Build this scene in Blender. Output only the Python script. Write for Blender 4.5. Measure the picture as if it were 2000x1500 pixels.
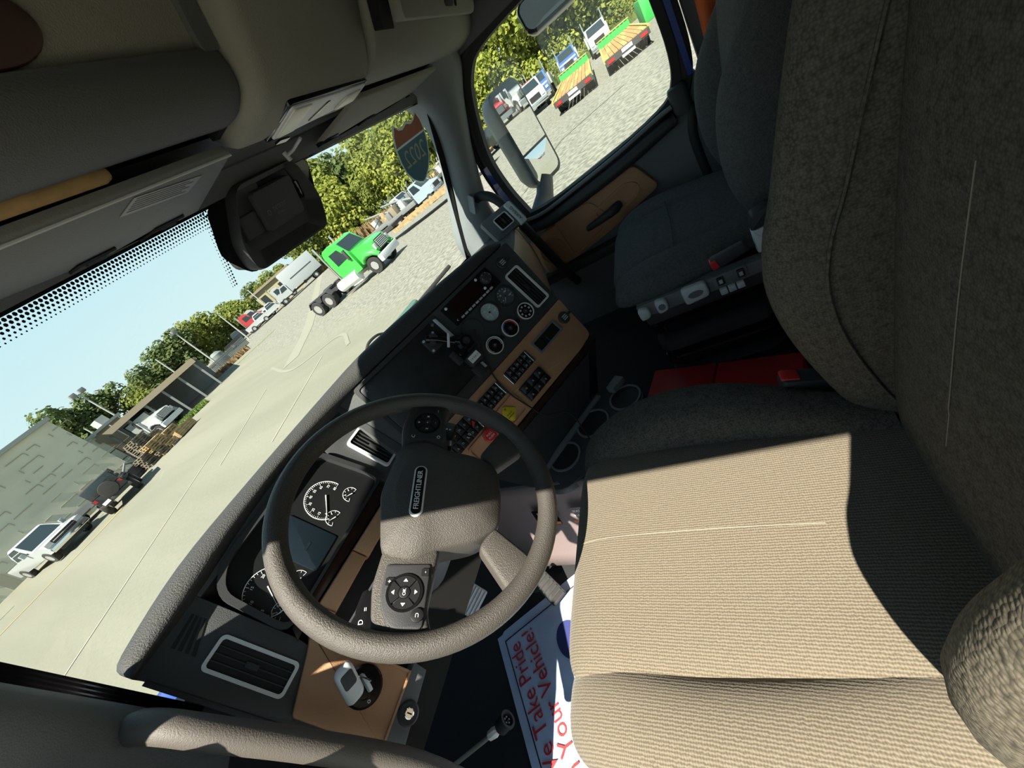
import bpy, bmesh, math, random
from math import sin, cos, pi, radians, sqrt, atan2, hypot
from mathutils import Vector, Matrix
V = Vector
SC = bpy.context.scene
COL = SC.collection
for o in list(bpy.data.objects): bpy.data.objects.remove(o, do_unlink=True)
random.seed(7)

# ------------------------------------------------------------------ camera
# cab axes: +X to the passenger side, +Y forward, +Z up, cab floor at z = 0, steering wheel hub at (0, 0, .78)
CAM = V((-0.28, -0.513, 1.126))
BX = V((0.20099, -0.79111, -0.57771)); BY = V((-0.69562, 0.29997, -0.65278)); BZ = V((0.68972, 0.53307, -0.49002))
cd = bpy.data.cameras.new('camera'); co = bpy.data.objects.new('camera', cd); COL.objects.link(co)
R3 = Matrix((BX, -BY, -BZ)).transposed()
co.matrix_world = Matrix.Translation(CAM) @ R3.to_4x4()
cd.sensor_fit = 'HORIZONTAL'; cd.sensor_width = 36; cd.lens = 13.5; cd.clip_start = .02; cd.clip_end = 2000
SC.camera = co
# ------------------------------------------------------------------ sky, sun, exposure
SC.view_settings.view_transform = 'Standard'; SC.view_settings.look = 'None'
SC.view_settings.gamma = 1.0; SC.view_settings.use_curve_mapping = False
SC.view_settings.exposure = 0.43
SUNDIR = V((0.727, 0.05, -1.0)).normalized()          # the way the light travels
w = bpy.data.worlds.new('sky'); SC.world = w; w.use_nodes = True
nt = w.node_tree; bg = nt.nodes['Background']
tc = nt.nodes.new('ShaderNodeTexCoord'); sx = nt.nodes.new('ShaderNodeSeparateXYZ')
rp = nt.nodes.new('ShaderNodeValToRGB')
nt.links.new(tc.outputs['Generated'], sx.inputs[0]); nt.links.new(sx.outputs['Z'], rp.inputs['Fac'])
rp.color_ramp.elements[0].position = 0.0; rp.color_ramp.elements[0].color = (0.66, 0.80, 0.80, 1)
rp.color_ramp.elements[1].position = 0.75; rp.color_ramp.elements[1].color = (0.22, 0.37, 0.55, 1)
e = rp.color_ramp.elements.new(0.22); e.color = (0.53, 0.75, 0.82, 1)
nt.links.new(rp.outputs['Color'], bg.inputs['Color']); bg.inputs['Strength'].default_value = 0.92
sd = bpy.data.lights.new('sun', 'SUN'); sd.energy = 12.0; sd.angle = radians(0.6); sd.color = (1.0, 0.93, 0.80)
so = bpy.data.objects.new('sun', sd); COL.objects.link(so); so.location = (-8, 0, 14)
so.rotation_euler = SUNDIR.to_track_quat('-Z', 'Y').to_euler()

# ------------------------------------------------------------------ materials
MATS = {}
def mat(name, col, rough=.6, metal=0., spec=.5, noise=None, bump=None, emit=0, coat=0, alpha=None):
    """noise=(scale, amount) varies the base colour; bump=(scale, strength) adds fine relief"""
    if name in MATS: return MATS[name]
    m = bpy.data.materials.new(name); m.use_nodes = True; MATS[name] = m
    t = m.node_tree; b = t.nodes['Principled BSDF']
    c = (*col, 1) if len(col) == 3 else col
    b.inputs['Base Color'].default_value = c; b.inputs['Roughness'].default_value = rough
    b.inputs['Metallic'].default_value = metal; b.inputs['Specular IOR Level'].default_value = spec
    if coat: b.inputs['Coat Weight'].default_value = coat
    if emit: b.inputs['Emission Color'].default_value = c; b.inputs['Emission Strength'].default_value = emit
    if noise or bump:
        g = t.nodes.new('ShaderNodeTexCoord')
    if noise:
        n = t.nodes.new('ShaderNodeTexNoise'); n.inputs['Scale'].default_value = noise[0]; n.inputs['Detail'].default_value = 5
        t.links.new(g.outputs['Object'], n.inputs['Vector'])
        r = t.nodes.new('ShaderNodeMapRange'); r.inputs['From Min'].default_value = .3; r.inputs['From Max'].default_value = .7
        r.inputs['To Min'].default_value = 1 - noise[1]; r.inputs['To Max'].default_value = 1 + noise[1]
        t.links.new(n.outputs['Fac'], r.inputs['Value'])
        x = t.nodes.new('ShaderNodeVectorMath'); x.operation = 'SCALE'; x.inputs[0].default_value = c[:3]
        t.links.new(r.outputs['Result'], x.inputs['Scale']); t.links.new(x.outputs[0], b.inputs['Base Color'])
    if bump:
        n = t.nodes.new('ShaderNodeTexNoise'); n.inputs['Scale'].default_value = bump[0]; n.inputs['Detail'].default_value = 3
        t.links.new(g.outputs['Object'], n.inputs['Vector'])
        u = t.nodes.new('ShaderNodeBump'); u.inputs['Strength'].default_value = bump[1]; u.inputs['Distance'].default_value = .002
        t.links.new(n.outputs['Fac'], u.inputs['Height']); t.links.new(u.outputs['Normal'], b.inputs['Normal'])
    return m

def fabric(name, dark, light, period, axis=0, bumpd=.0008):
    """knitted upholstery: fine rows along one axis broken up by noise"""
    m = bpy.data.materials.new(name); m.use_nodes = True; MATS[name] = m
    t = m.node_tree; b = t.nodes['Principled BSDF']; b.inputs['Roughness'].default_value = .9
    b.inputs['Specular IOR Level'].default_value = .2; b.inputs['Sheen Weight'].default_value = .15
    g = t.nodes.new('ShaderNodeTexCoord'); s = t.nodes.new('ShaderNodeSeparateXYZ'); t.links.new(g.outputs['Object'], s.inputs[0])
    n = t.nodes.new('ShaderNodeTexNoise'); n.inputs['Scale'].default_value = 1.0 / period * .9; n.inputs['Detail'].default_value = 2
    t.links.new(g.outputs['Object'], n.inputs['Vector'])
    def rows(out, per, amt):
        a = t.nodes.new('ShaderNodeMath'); a.operation = 'MULTIPLY'; a.inputs[1].default_value = 2 * pi / per; t.links.new(out, a.inputs[0])
        k = t.nodes.new('ShaderNodeMath'); k.operation = 'MULTIPLY_ADD'; k.inputs[1].default_value = amt; t.links.new(n.outputs['Fac'], k.inputs[0]); t.links.new(a.outputs[0], k.inputs[2])
        q = t.nodes.new('ShaderNodeMath'); q.operation = 'SINE'; t.links.new(k.outputs[0], q.inputs[0]); return q.outputs[0]
    r1 = rows(s.outputs[axis], period, 5.0)
    r2 = rows(s.outputs[1 - axis if axis < 2 else 0], period * .8, 9.0)
    ad = t.nodes.new('ShaderNodeMath'); ad.operation = 'MULTIPLY_ADD'; ad.inputs[1].default_value = .45; t.links.new(r2, ad.inputs[0]); t.links.new(r1, ad.inputs[2])
    mr = t.nodes.new('ShaderNodeMapRange'); mr.inputs['From Min'].default_value = -1.3; mr.inputs['From Max'].default_value = 1.3; t.links.new(ad.outputs[0], mr.inputs['Value'])
    mx = t.nodes.new('ShaderNodeMix'); mx.data_type = 'RGBA'; mx.inputs[6].default_value = (*dark, 1); mx.inputs[7].default_value = (*light, 1)
    t.links.new(mr.outputs['Result'], mx.inputs[0]); t.links.new(mx.outputs[2], b.inputs['Base Color'])
    u = t.nodes.new('ShaderNodeBump'); u.inputs['Strength'].default_value = .6; u.inputs['Distance'].default_value = bumpd
    t.links.new(mr.outputs['Result'], u.inputs['Height']); t.links.new(u.outputs['Normal'], b.inputs['Normal'])
    return m

def grain(name, dark, light, scale, bumpd=.0008):
    """woven upholstery without a row direction"""
    m = bpy.data.materials.new(name); m.use_nodes = True; MATS[name] = m
    t = m.node_tree; b = t.nodes['Principled BSDF']; b.inputs['Roughness'].default_value = .9; b.inputs['Specular IOR Level'].default_value = .2
    g = t.nodes.new('ShaderNodeTexCoord'); v = t.nodes.new('ShaderNodeTexVoronoi'); v.inputs['Scale'].default_value = scale; v.inputs['Randomness'].default_value = .7; t.links.new(g.outputs['Object'], v.inputs['Vector'])
    n = t.nodes.new('ShaderNodeTexNoise'); n.inputs['Scale'].default_value = scale * .35; n.inputs['Detail'].default_value = 3; t.links.new(g.outputs['Object'], n.inputs['Vector'])
    k = t.nodes.new('ShaderNodeMath'); k.operation = 'MULTIPLY_ADD'; k.inputs[1].default_value = .9; t.links.new(v.outputs['Distance'], k.inputs[0]); t.links.new(n.outputs['Fac'], k.inputs[2])
    mr = t.nodes.new('ShaderNodeMapRange'); mr.inputs['From Min'].default_value = 1.35; mr.inputs['From Max'].default_value = .55; t.links.new(k.outputs[0], mr.inputs['Value'])
    mx = t.nodes.new('ShaderNodeMix'); mx.data_type = 'RGBA'; mx.inputs[6].default_value = (*dark, 1); mx.inputs[7].default_value = (*light, 1); t.links.new(mr.outputs['Result'], mx.inputs[0]); t.links.new(mx.outputs[2], b.inputs['Base Color'])
    u = t.nodes.new('ShaderNodeBump'); u.inputs['Strength'].default_value = .6; u.inputs['Distance'].default_value = bumpd; t.links.new(mr.outputs['Result'], u.inputs['Height']); t.links.new(u.outputs['Normal'], b.inputs['Normal']); return m

def glassmat(name, tint=(.93, .97, .95), gloss=.05):
    m = bpy.data.materials.new(name); m.use_nodes = True; MATS[name] = m; t = m.node_tree
    for n in list(t.nodes):
        if n.type == 'BSDF_PRINCIPLED': t.nodes.remove(n)
    o = [n for n in t.nodes if n.type == 'OUTPUT_MATERIAL'][0]
    a = t.nodes.new('ShaderNodeBsdfTransparent'); a.inputs[0].default_value = (*tint, 1)
    g = t.nodes.new('ShaderNodeBsdfGlossy'); g.inputs['Roughness'].default_value = .02
    x = t.nodes.new('ShaderNodeMixShader'); x.inputs[0].default_value = gloss
    t.links.new(a.outputs[0], x.inputs[1]); t.links.new(g.outputs[0], x.inputs[2]); t.links.new(x.outputs[0], o.inputs[0]); return m

def translucent(name, col, f=.6):
    m = bpy.data.materials.new(name); m.use_nodes = True; MATS[name] = m; t = m.node_tree; b = t.nodes['Principled BSDF']; b.inputs['Base Color'].default_value = (*col, 1); b.inputs['Roughness'].default_value = .5
    q = t.nodes.new('ShaderNodeBsdfTranslucent'); q.inputs['Color'].default_value = (*col, 1); x = t.nodes.new('ShaderNodeMixShader'); x.inputs[0].default_value = f
    o = [n for n in t.nodes if n.type == 'OUTPUT_MATERIAL'][0]; t.links.new(b.outputs[0], x.inputs[1]); t.links.new(q.outputs[0], x.inputs[2]); t.links.new(x.outputs[0], o.inputs[0]); return m

# ------------------------------------------------------------------ frames and mesh building
class Fr:
    def __init__(s, O=(0, 0, 0), u=(1, 0, 0), w=(0, 1, 0), n=None):
        s.O = V(O); s.u = V(u).normalized(); s.w = V(w).normalized(); s.n = V(n).normalized() if n else s.u.cross(s.w)
    def p(s, a, b, h=0): return s.O + s.u * a + s.w * b + s.n * h
    def at(s, a, b, h=0, ang=0):
        u = s.u * cos(ang) + s.w * sin(ang); w = -s.u * sin(ang) + s.w * cos(ang)
        return Fr(s.p(a, b, h), u, w, s.n)
WORLD = Fr()
def frame_to(O, n, up=(0, 0, 1)):
    n = V(n).normalized(); u = V(up).cross(n)
    if u.length < 1e-4: u = V((1, 0, 0))
    u.normalize(); return Fr(O, u, n.cross(u), n)
def rrect(a0, a1, b0, b1, r, k=4):
    r = min(r, abs(a1 - a0) / 2 - 1e-5, abs(b1 - b0) / 2 - 1e-5)
    if r <= 1e-5: return [(a0, b0), (a1, b0), (a1, b1), (a0, b1)]
    out = []
    for cx, cy, s in ((a1 - r, b0 + r, -pi / 2), (a1 - r, b1 - r, 0), (a0 + r, b1 - r, pi / 2), (a0 + r, b0 + r, pi)):
        for i in range(k + 1): t = s + pi / 2 * i / k; out.append((cx + r * cos(t), cy + r * sin(t)))
    return out
def circ(a, b, r, k=24, r2=None): return [(a + r * cos(2 * pi * i / k), b + (r2 or r) * sin(2 * pi * i / k)) for i in range(k)]
def roundpoly(P, r, k=3):
    out = []; n = len(P)
    for i in range(n):
        a, b, c = V(P[i - 1]), V(P[i]), V(P[(i + 1) % n]); rr = r[i] if isinstance(r, (list, tuple)) else r
        d1 = (a - b); d2 = (c - b); l = min(rr, d1.length * .45, d2.length * .45)
        if l < 1e-5: out.append(tuple(b)); continue
        p, q = b + d1.normalized() * l, b + d2.normalized() * l
        for j in range(k + 1):
            t = j / k; out.append(tuple(p * (1 - t) ** 2 + b * 2 * t * (1 - t) + q * t * t))
    return out
class MB:
    def __init__(s, fr=WORLD): s.v = []; s.f = []; s.fr = fr
    def add(s, pts): i = len(s.v); s.v += [tuple(s.fr.p(*p)) for p in pts]; return i
    def box(s, a0, a1, b0, b1, h0, h1):
        i = s.add([(x, y, z) for z in (h0, h1) for y in (b0, b1) for x in (a0, a1)])
        s.f += [(i, i + 2, i + 3, i + 1), (i + 4, i + 5, i + 7, i + 6), (i, i + 1, i + 5, i + 4), (i + 2, i + 6, i + 7, i + 3), (i, i + 4, i + 6, i + 2), (i + 1, i + 3, i + 7, i + 5)]; return s
    def prism(s, poly, h0, h1, bev=0, taper=None):
        """polygon in the frame's plane, from height h0 to h1; bev rounds the top edge by insetting"""
        n = len(poly); rings = [(poly, h0)]
        if bev:
            cx = sum(p[0] for p in poly) / n; cy = sum(p[1] for p in poly) / n
            sg = 1 if h1 > h0 else -1
            def ins(d):
                out = []
                for i in range(n):
                    a, b, c = V(poly[i - 1]), V(poly[i]), V(poly[(i + 1) % n])
                    e1 = (b - a); e2 = (c - b)
                    if e1.length < 1e-9 or e2.length < 1e-9: out.append(poly[i]); continue
                    n1 = V((-e1.y, e1.x)).normalized(); n2 = V((-e2.y, e2.x)).normalized(); m = n1 + n2
                    if m.length < 1e-6: m = n1
                    m.normalize(); q = d / max(.35, m.dot(n1)); out.append((b.x + m.x * q, b.y + m.y * q))
                return out
            area = sum(poly[i - 1][0] * poly[i][1] - poly[i][0] * poly[i - 1][1] for i in range(n)); di = 1 if area > 0 else -1
            rings += [(poly, h1 - sg * bev), (ins(di * bev * .3), h1 - sg * bev * .3), (ins(di * bev), h1)]
        else: rings.append((taper or poly, h1))
        s.rings([[(x, y, h) for x, y in P] for P, h in rings], True, True); return s
    def rings(s, R, cap0=False, cap1=False, closed=True):
        k = len(R[0]); ids = [s.add(r) for r in R]
        for a, b in zip(ids, ids[1:]):
            for j in range(k if closed else k - 1): q = (j + 1) % k; s.f.append((a + j, a + q, b + q, b + j))
        if cap0: s.f.append(tuple(ids[0] + j for j in reversed(range(k))))
        if cap1: s.f.append(tuple(ids[-1] + j for j in range(k)))
        return s
    def lathe(s, prof, k=24, a=0, b=0, cap=True):
        """prof: list of (radius, height) about the frame's n axis through (a, b)"""
        return s.rings([[(a + r * cos(2 * pi * i / k), b + r * sin(2 * pi * i / k), h) for i in range(k)] for r, h in prof], cap, cap)
    def tube(s, path, r, k=10, cap=True, flat=1.0, up=None):
        P = [V(p) for p in path]; n = len(P); rad = r if isinstance(r, (list, tuple)) else [r] * n; R = []
        ref = V(up) if up else None
        for i in range(n):
            t = (P[min(i + 1, n - 1)] - P[max(i - 1, 0)]).normalized()
            if ref is None: ref = V((0, 0, 1)) if abs(t.z) < .9 else V((1, 0, 0))
            x = ref - t * ref.dot(t)
            if x.length < 1e-5: x = t.orthogonal()
            x.normalize(); y = t.cross(x); ref = x
            R.append([tuple(P[i] + x * (rad[i] * cos(2 * pi * j / k)) + y * (rad[i] * flat * sin(2 * pi * j / k))) for j in range(k)])
        return s.rings(R, cap, cap)
    def ring(s, ro, ri, h0, h1, k=32, a=0, b=0):
        P = lambda r, h: [(a + r * cos(2 * pi * i / k), b + r * sin(2 * pi * i / k), h) for i in range(k)]
        R = [P(ri, h0), P(ro, h0), P(ro, h1), P(ri, h1), P(ri, h0)]; return s.rings(R)
    def frameprism(s, outer, inner, h0, h1):
        """a flat rim between two outlines of equal point count"""
        R = [[(x, y, h0) for x, y in inner], [(x, y, h0) for x, y in outer], [(x, y, h1) for x, y in outer], [(x, y, h1) for x, y in inner], [(x, y, h0) for x, y in inner]]
        return s.rings(R)
    def grid(s, fn, nu, nv, thick=None):
        i = s.add([fn(a / nu, b / nv) for b in range(nv + 1) for a in range(nu + 1)])
        for b in range(nv):
            for a in range(nu): q = i + b * (nu + 1) + a; s.f.append((q, q + 1, q + nu + 2, q + nu + 1))
        return s
    def mesh(s, name, smooth=35, bevel=0, recalc=True, weld=False):
        m = bpy.data.meshes.new(name); m.from_pydata(s.v, [], s.f); m.validate()
        if recalc or bevel:
            b = bmesh.new(); b.from_mesh(m)
            if weld: bmesh.ops.remove_doubles(b, verts=b.verts, dist=1e-5)
            if bevel: bmesh.ops.bevel(b, geom=[e for e in b.edges if len(e.link_faces) == 2 and e.calc_face_angle(0) > .6], offset=bevel, segments=2, affect='EDGES', profile=.6, clamp_overlap=True)
            bmesh.ops.recalc_face_normals(b, faces=b.faces); b.to_mesh(m); b.free()
        if smooth:
            m.polygons.foreach_set('use_smooth', [True] * len(m.polygons)); m.set_sharp_from_angle(angle=radians(smooth))
        return m
    def build(s, name, m, parent=None, smooth=35, bevel=0, sub=0, solid=0, label=None, weld=False):
        o = bpy.data.objects.new(name, s.mesh(name, smooth, bevel, weld=weld)); COL.objects.link(o)
        for q in (m if isinstance(m, (list, tuple)) else [m]): o.data.materials.append(MATS[q] if isinstance(q, str) else q)
        if parent: join(o, parent)
        if solid: d = o.modifiers.new('thickness', 'SOLIDIFY'); d.thickness = solid; d.offset = 0
        if sub: d = o.modifiers.new('smooth', 'SUBSURF'); d.levels = sub; d.render_levels = sub
        if label: o['label'] = label
        return o
def join(o, parent):
    o.parent = parent
    if parent.type == 'EMPTY' and parent.location.length > 0: o.matrix_parent_inverse = Matrix.Translation(-parent.location)
def tag(o, label=None, cat=None, group=None, kind=None):
    if label: o['label'] = label
    if cat: o['category'] = cat
    if group: o['group'] = group
    if kind: o['kind'] = kind
    return o
def thing(name, label, cat, loc=(0, 0, 0), group=None):
    o = bpy.data.objects.new(name, None); COL.objects.link(o); o.location = loc; o.empty_display_size = .05
    return tag(o, label, cat, group)
def struct(o): o['kind'] = 'structure'; return o
def copytree(o, parent=None):
    c = o.copy(); COL.objects.link(c)
    if parent: c.parent = parent
    for ch in o.children: copytree(ch, c)
    return c
def text(s, fr, a, b, h, size, m, parent, name='lettering', ext=.0003, mirror=False, align='CENTER', sx=1, ang=0, shear=0):
    cu = bpy.data.curves.new('t', 'FONT'); cu.body = s; cu.size = size; cu.extrude = ext; cu.align_x = align; cu.align_y = 'CENTER'; cu.shear = shear; cu.resolution_u = 3
    ob = bpy.data.objects.new('t', cu); COL.objects.link(ob); me = bpy.data.meshes.new_from_object(ob); bpy.data.objects.remove(ob); bpy.data.curves.remove(cu)
    f = fr.at(a, b, h, ang); k = -1 if mirror else 1
    for v in me.vertices: v.co = f.p(v.co.x * sx * k, v.co.y, v.co.z)
    if mirror: me.flip_normals()
    o = bpy.data.objects.new(name, me); COL.objects.link(o); me.materials.append(MATS[m]); 
    if parent: join(o, parent)
    return o
def lerp(a, b, t): return a + (b - a) * t
def spline(P, n):
    """points on a Catmull-Rom curve through P"""
    P = [V(p) for p in P]; Q = [P[0] * 2 - P[1]] + P + [P[-1] * 2 - P[-2]]; out = []
    m = len(P) - 1
    for i in range(n + 1):
        t = i / n * m; k = min(int(t), m - 1); t -= k; a, b, c, d = Q[k:k + 4]
        out.append(.5 * ((2 * b) + (c - a) * t + (2 * a - 5 * b + 4 * c - d) * t * t + (3 * b - a - 3 * c + d) * t ** 3))
    return out

# ------------------------------------------------------------------ palette
mat('black_plastic', (.032, .033, .036), .55, bump=(900, .25))
mat('dash_black', (.054, .057, .060), .6, bump=(700, .5))
mat('pad_black', (.034, .034, .034), .62, bump=(420, .9))
mat('gloss_black', (.008, .008, .009), .12)
mat('rubber', (.018, .018, .018), .75)
mat('void_black', (.004, .004, .004), .9)  # near-black that paints the darkness inside overhead slots and gaps
mat('brown_trim', (.52, .275, .145), .5, noise=(6, .06), bump=(900, .6))
mat('wood_dark', (.030, .014, .010), .28, noise=(40, .3))
mat('silver', (.78, .79, .79), .35, .1)
mat('chrome', (.80, .80, .80), .12, 1.0)
mat('grey_plastic', (.15, .157, .165), .6, bump=(600, .3))
mat('silver_plastic', (.60, .62, .63), .45)
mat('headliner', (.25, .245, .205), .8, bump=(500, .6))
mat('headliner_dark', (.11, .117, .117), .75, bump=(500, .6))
mat('visor_grey', (.18, .19, .187), .75, bump=(400, .4))
mat('pillar_grey', (.17, .19, .20), .7, bump=(300, .4))
mat('white_ink', (.85, .85, .85), .6)
mat('grey_ink', (.50, .50, .50), .6)
mat('red_plastic', (.60, .03, .03), .4)
mat('floor_black', (.016, .017, .018), .8, bump=(200, .5))
mat('blue_paint', (.012, .045, .30), .25, coat=.6)
mat('mirror_glass', (.92, .93, .93), .01, 1.0)
glassmat('glass')
glassmat('side_glass', (.95, .98, .96), .03)
# ================================================================== CAB SHELL
XC = 0.58                                     # cab centre line; doors at XC +- 1.05
def ws(x, k):
    """windshield surface: k = 0 at the base, 1 at the top edge"""
    t = (x - XC) / .92
    return V((x, lerp(.72 - .23 * t * t, .36 - .125 * t * t, k), lerp(.79, 1.365 - .04 * t * t, k)))
def mir(p): return (2 * XC - p[0], p[1], p[2])
# floor and firewall
struct(MB().box(-.47, 1.66, -1.3, .95, -.06, 0).build('floor', 'floor_black'))
struct(MB().box(-.47, 1.66, .86, .92, -.06, .62).build('wall_front', 'black_plastic'))
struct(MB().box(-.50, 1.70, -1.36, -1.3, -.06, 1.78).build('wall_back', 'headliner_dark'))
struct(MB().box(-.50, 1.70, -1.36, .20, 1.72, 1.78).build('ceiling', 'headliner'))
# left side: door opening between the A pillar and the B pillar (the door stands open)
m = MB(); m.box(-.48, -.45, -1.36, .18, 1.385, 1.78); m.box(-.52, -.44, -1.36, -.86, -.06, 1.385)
m.box(-.52, -.45, .17, .95, -.06, .80); m.box(-.52, -.45, .24, .95, .80, .93)  # lower front panel extended back so it shades the knee panel and mat
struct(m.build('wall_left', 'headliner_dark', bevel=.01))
# header above the windshield
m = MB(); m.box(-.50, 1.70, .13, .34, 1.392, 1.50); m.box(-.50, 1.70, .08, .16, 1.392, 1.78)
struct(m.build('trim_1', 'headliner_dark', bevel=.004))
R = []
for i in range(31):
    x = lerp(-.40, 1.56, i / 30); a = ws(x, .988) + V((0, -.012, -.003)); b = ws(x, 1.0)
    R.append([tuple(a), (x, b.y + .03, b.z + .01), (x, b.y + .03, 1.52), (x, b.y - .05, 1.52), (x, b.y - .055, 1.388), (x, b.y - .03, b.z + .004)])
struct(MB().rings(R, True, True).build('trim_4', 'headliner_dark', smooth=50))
# right side wall: beside the door, behind it and above it
m = MB(); m.box(1.64, 1.70, -1.36, -.66, -.06, 1.78); m.box(1.60, 1.70, -1.36, .16, 1.345, 1.78); m.box(1.63, 1.70, .30, .95, -.06, .60); m.box(1.62, 1.70, -.72, .34, -.06, .12)
struct(m.build('wall_right', 'headliner_dark', bevel=.008))

# ---- A pillars
def pillar(name, f, matname, dy=0):
    W = [(1.50, .50, .70), (1.50, .491, .793), (1.50, .40, .94), (1.50, .323, 1.072), (1.495, .27, 1.18), (1.475, .247, 1.27), (1.42, .245, 1.335), (1.35, .25, 1.372)]
    S = [(1.635, .335, .66), (1.635, .328, .752), (1.635, .325, .86), (1.635, .245, 1.06), (1.635, .20, 1.144), (1.63, .14, 1.24), (1.62, .075, 1.32), (1.60, .05, 1.372)]
    S = [(x, y + dy, z) for x, y, z in S]; W = spline(W, 20); S = spline(S, 20); R = []
    for a, b in zip(W, S):
        ring = []
        for i in range(9):
            t = i / 8; p = a.lerp(b, t); bu = sin(pi * t) ** .7
            ring.append(tuple(f(p + V((-.045, -.05, 0)) * bu)))
        ring += [tuple(f(b + V((.06, .02, 0)))), tuple(f(a + V((.06, .08, 0))))]
        R.append(ring)
    return struct(MB().rings(R, True, True).build(name, matname, smooth=50))
pl_r = pillar('trim_2', lambda p: p, 'pillar_grey')
pl_l = pillar('trim_3', mir, 'headliner_dark', .04)
m = MB(Fr((1.475, .325, .905), (0, -.5, .85), (.6, .5, .3))); m.prism(rrect(-.038, .038, -.03, .03, .01), 0, .006, .002)
m.build('handle_cover', 'pillar_grey', pl_r)

# ---- windshield
m = MB(); m.grid(lambda a, b: ws(lerp(-.36, 1.52, a), lerp(-.16, 1.02, b)), 40, 10)
wsh = struct(m.build('window_1', 'glass', smooth=80))
IN = V((0, -.006, -.003))
m = MB()                                       # black ceramic band
def band(x0, x1, k0, k1, n=30):
    m.grid(lambda a, b: tuple(ws(lerp(x0, x1, a), lerp(k0, k1, b)) + IN), n, 1)
band(-.36, 1.52, .982, 1.02); band(1.478, 1.52, -.16, 1, 8); band(-.36, -.32, -.16, 1, 8); band(-.36, 1.52, -.16, -.13)
def bandq(pts):                                # patch behind the sensor housing
    i = m.add([tuple(ws(x, k) + IN) for x, k in pts]); m.f.append(tuple(range(i, i + len(pts))))
bandq(roundpoly([(.435, .99), (.82, .99), (.80, .84), (.735, .735), (.46, .735), (.40, .84)], .03))
m.build('ceramic_band', 'gloss_black', wsh, smooth=0)
m = MB()
def dot(x, k, r):
    c = ws(x, k) + IN; du = (ws(x + .01, k) - ws(x - .01, k)).normalized(); dv = (ws(x, k + .01) - ws(x, k - .01)).normalized()
    i = m.add([tuple(c + du * (r * cos(q * pi / 3)) + dv * (r * sin(q * pi / 3))) for q in range(6)]); m.f.append(tuple(range(i, i + 6)))
for row, (k, r) in enumerate(((.976, .0033), (.966, .0030), (.956, .0025), (.946, .0020), (.937, .0014))):
    for i in range(106):
        x = -.33 + i * .0076 + (row % 2) * .0038
        if x < .43: dot(x, k, r)
for row in range(3):
    for i in range(22): dot(.432 - .034 * (i / 21) - row * .007, .98 - .014 * i * .8, .0026 - row * .0006)
dm = m.build('dot_band', 'gloss_black', wsh, smooth=0); dm['kind'] = 'stuff'

# ---- passenger door (door_1) in the plane X = 1.63, axes (Y, Z)
DR = Fr((1.63, 0, 0), (0, 1, 0), (0, 0, 1), (-1, 0, 0))
WIN = spline([(.165, .70, 0), (.19, .85, 0), (.186, 1.014, 0), (.12, 1.195, 0), (.06, 1.28, 0), (-.02, 1.318, 0), (-.222, 1.329, 0), (-.50, 1.325, 0), (-.565, 1.28, 0), (-.577, 1.07, 0), (-.576, .90, 0), (-.55, .80, 0), (-.48, .752, 0), (-.225, .712, 0), (.05, .692, 0), (.165, .70, 0)], 60)[:-1]
WIN = [(p.x, p.y) for p in WIN]
def grow(P, d):
    cx = sum(p[0] for p in P) / len(P); cy = sum(p[1] for p in P) / len(P); out = []
    n = len(P)
    for i in range(n):
        a, b = V(P[i - 1]), V(P[(i + 1) % n]); t = (b - a).normalized(); q = V((t.y, -t.x)); c = V(P[i])
        if q.dot(c - V((cx, cy))) < 0: q = -q
        out.append(tuple(c + q * d))
    return out
door = struct(MB(DR).frameprism(grow(WIN, .075), grow(WIN, .008), -.045, .0).build('door_1', 'black_plastic', smooth=40))
MB(DR).frameprism(grow(WIN, .030), WIN, -.03, .018).build('window_seal', 'rubber', door, smooth=50)
MB(DR).frameprism(grow(WIN, .068), grow(WIN, .050), -.02, .014).build('door_seal', 'rubber', door, smooth=50)
p = struct(MB(DR).prism(grow(WIN, .004), -.022, -.016).build('window_2', 'side_glass'))
m = MB(DR); m.prism([(.31, .10), (.31, .66), (.17, .672), (-.54, .742), (-.64, .80), (-.66, .70), (-.66, .10)], -.06, 0.0); m.build('door_shell', 'grey_plastic', door, bevel=.006)
# blue painted metal showing between the seals
MB(DR).prism([(.215, .70), (.250, .80), (.245, .98), (.222, .98), (.205, .80)], -.01, .017).build('painted_edge', 'blue_paint', door)
MB(DR).prism([(-.612, .80), (-.632, .80), (-.632, 1.32), (-.612, 1.32)], -.01, .022).build('painted_edge', 'blue_paint', door)
# sill rail
SILL = [(.215, .672), (.10, .655), (-.10, .672), (-.30, .694), (-.47, .722), (-.53, .728)]
s = spline([(1.60, y, z - .03) for y, z in SILL], 24)
m = MB(); m.tube([tuple(q) for q in s], [.028 + .012 * sin(pi * i / 24) for i in range(25)], 12, flat=.75, up=(1, 0, 0)); m.build('sill_rail', 'black_plastic', door, smooth=60)
s2 = [q + V((-.002, 0, .046)) for q in s]
m = MB(); m.tube([tuple(q) for q in s2], .009, 8); m.build('sill_strip', 'pillar_grey', door, smooth=60)
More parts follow.
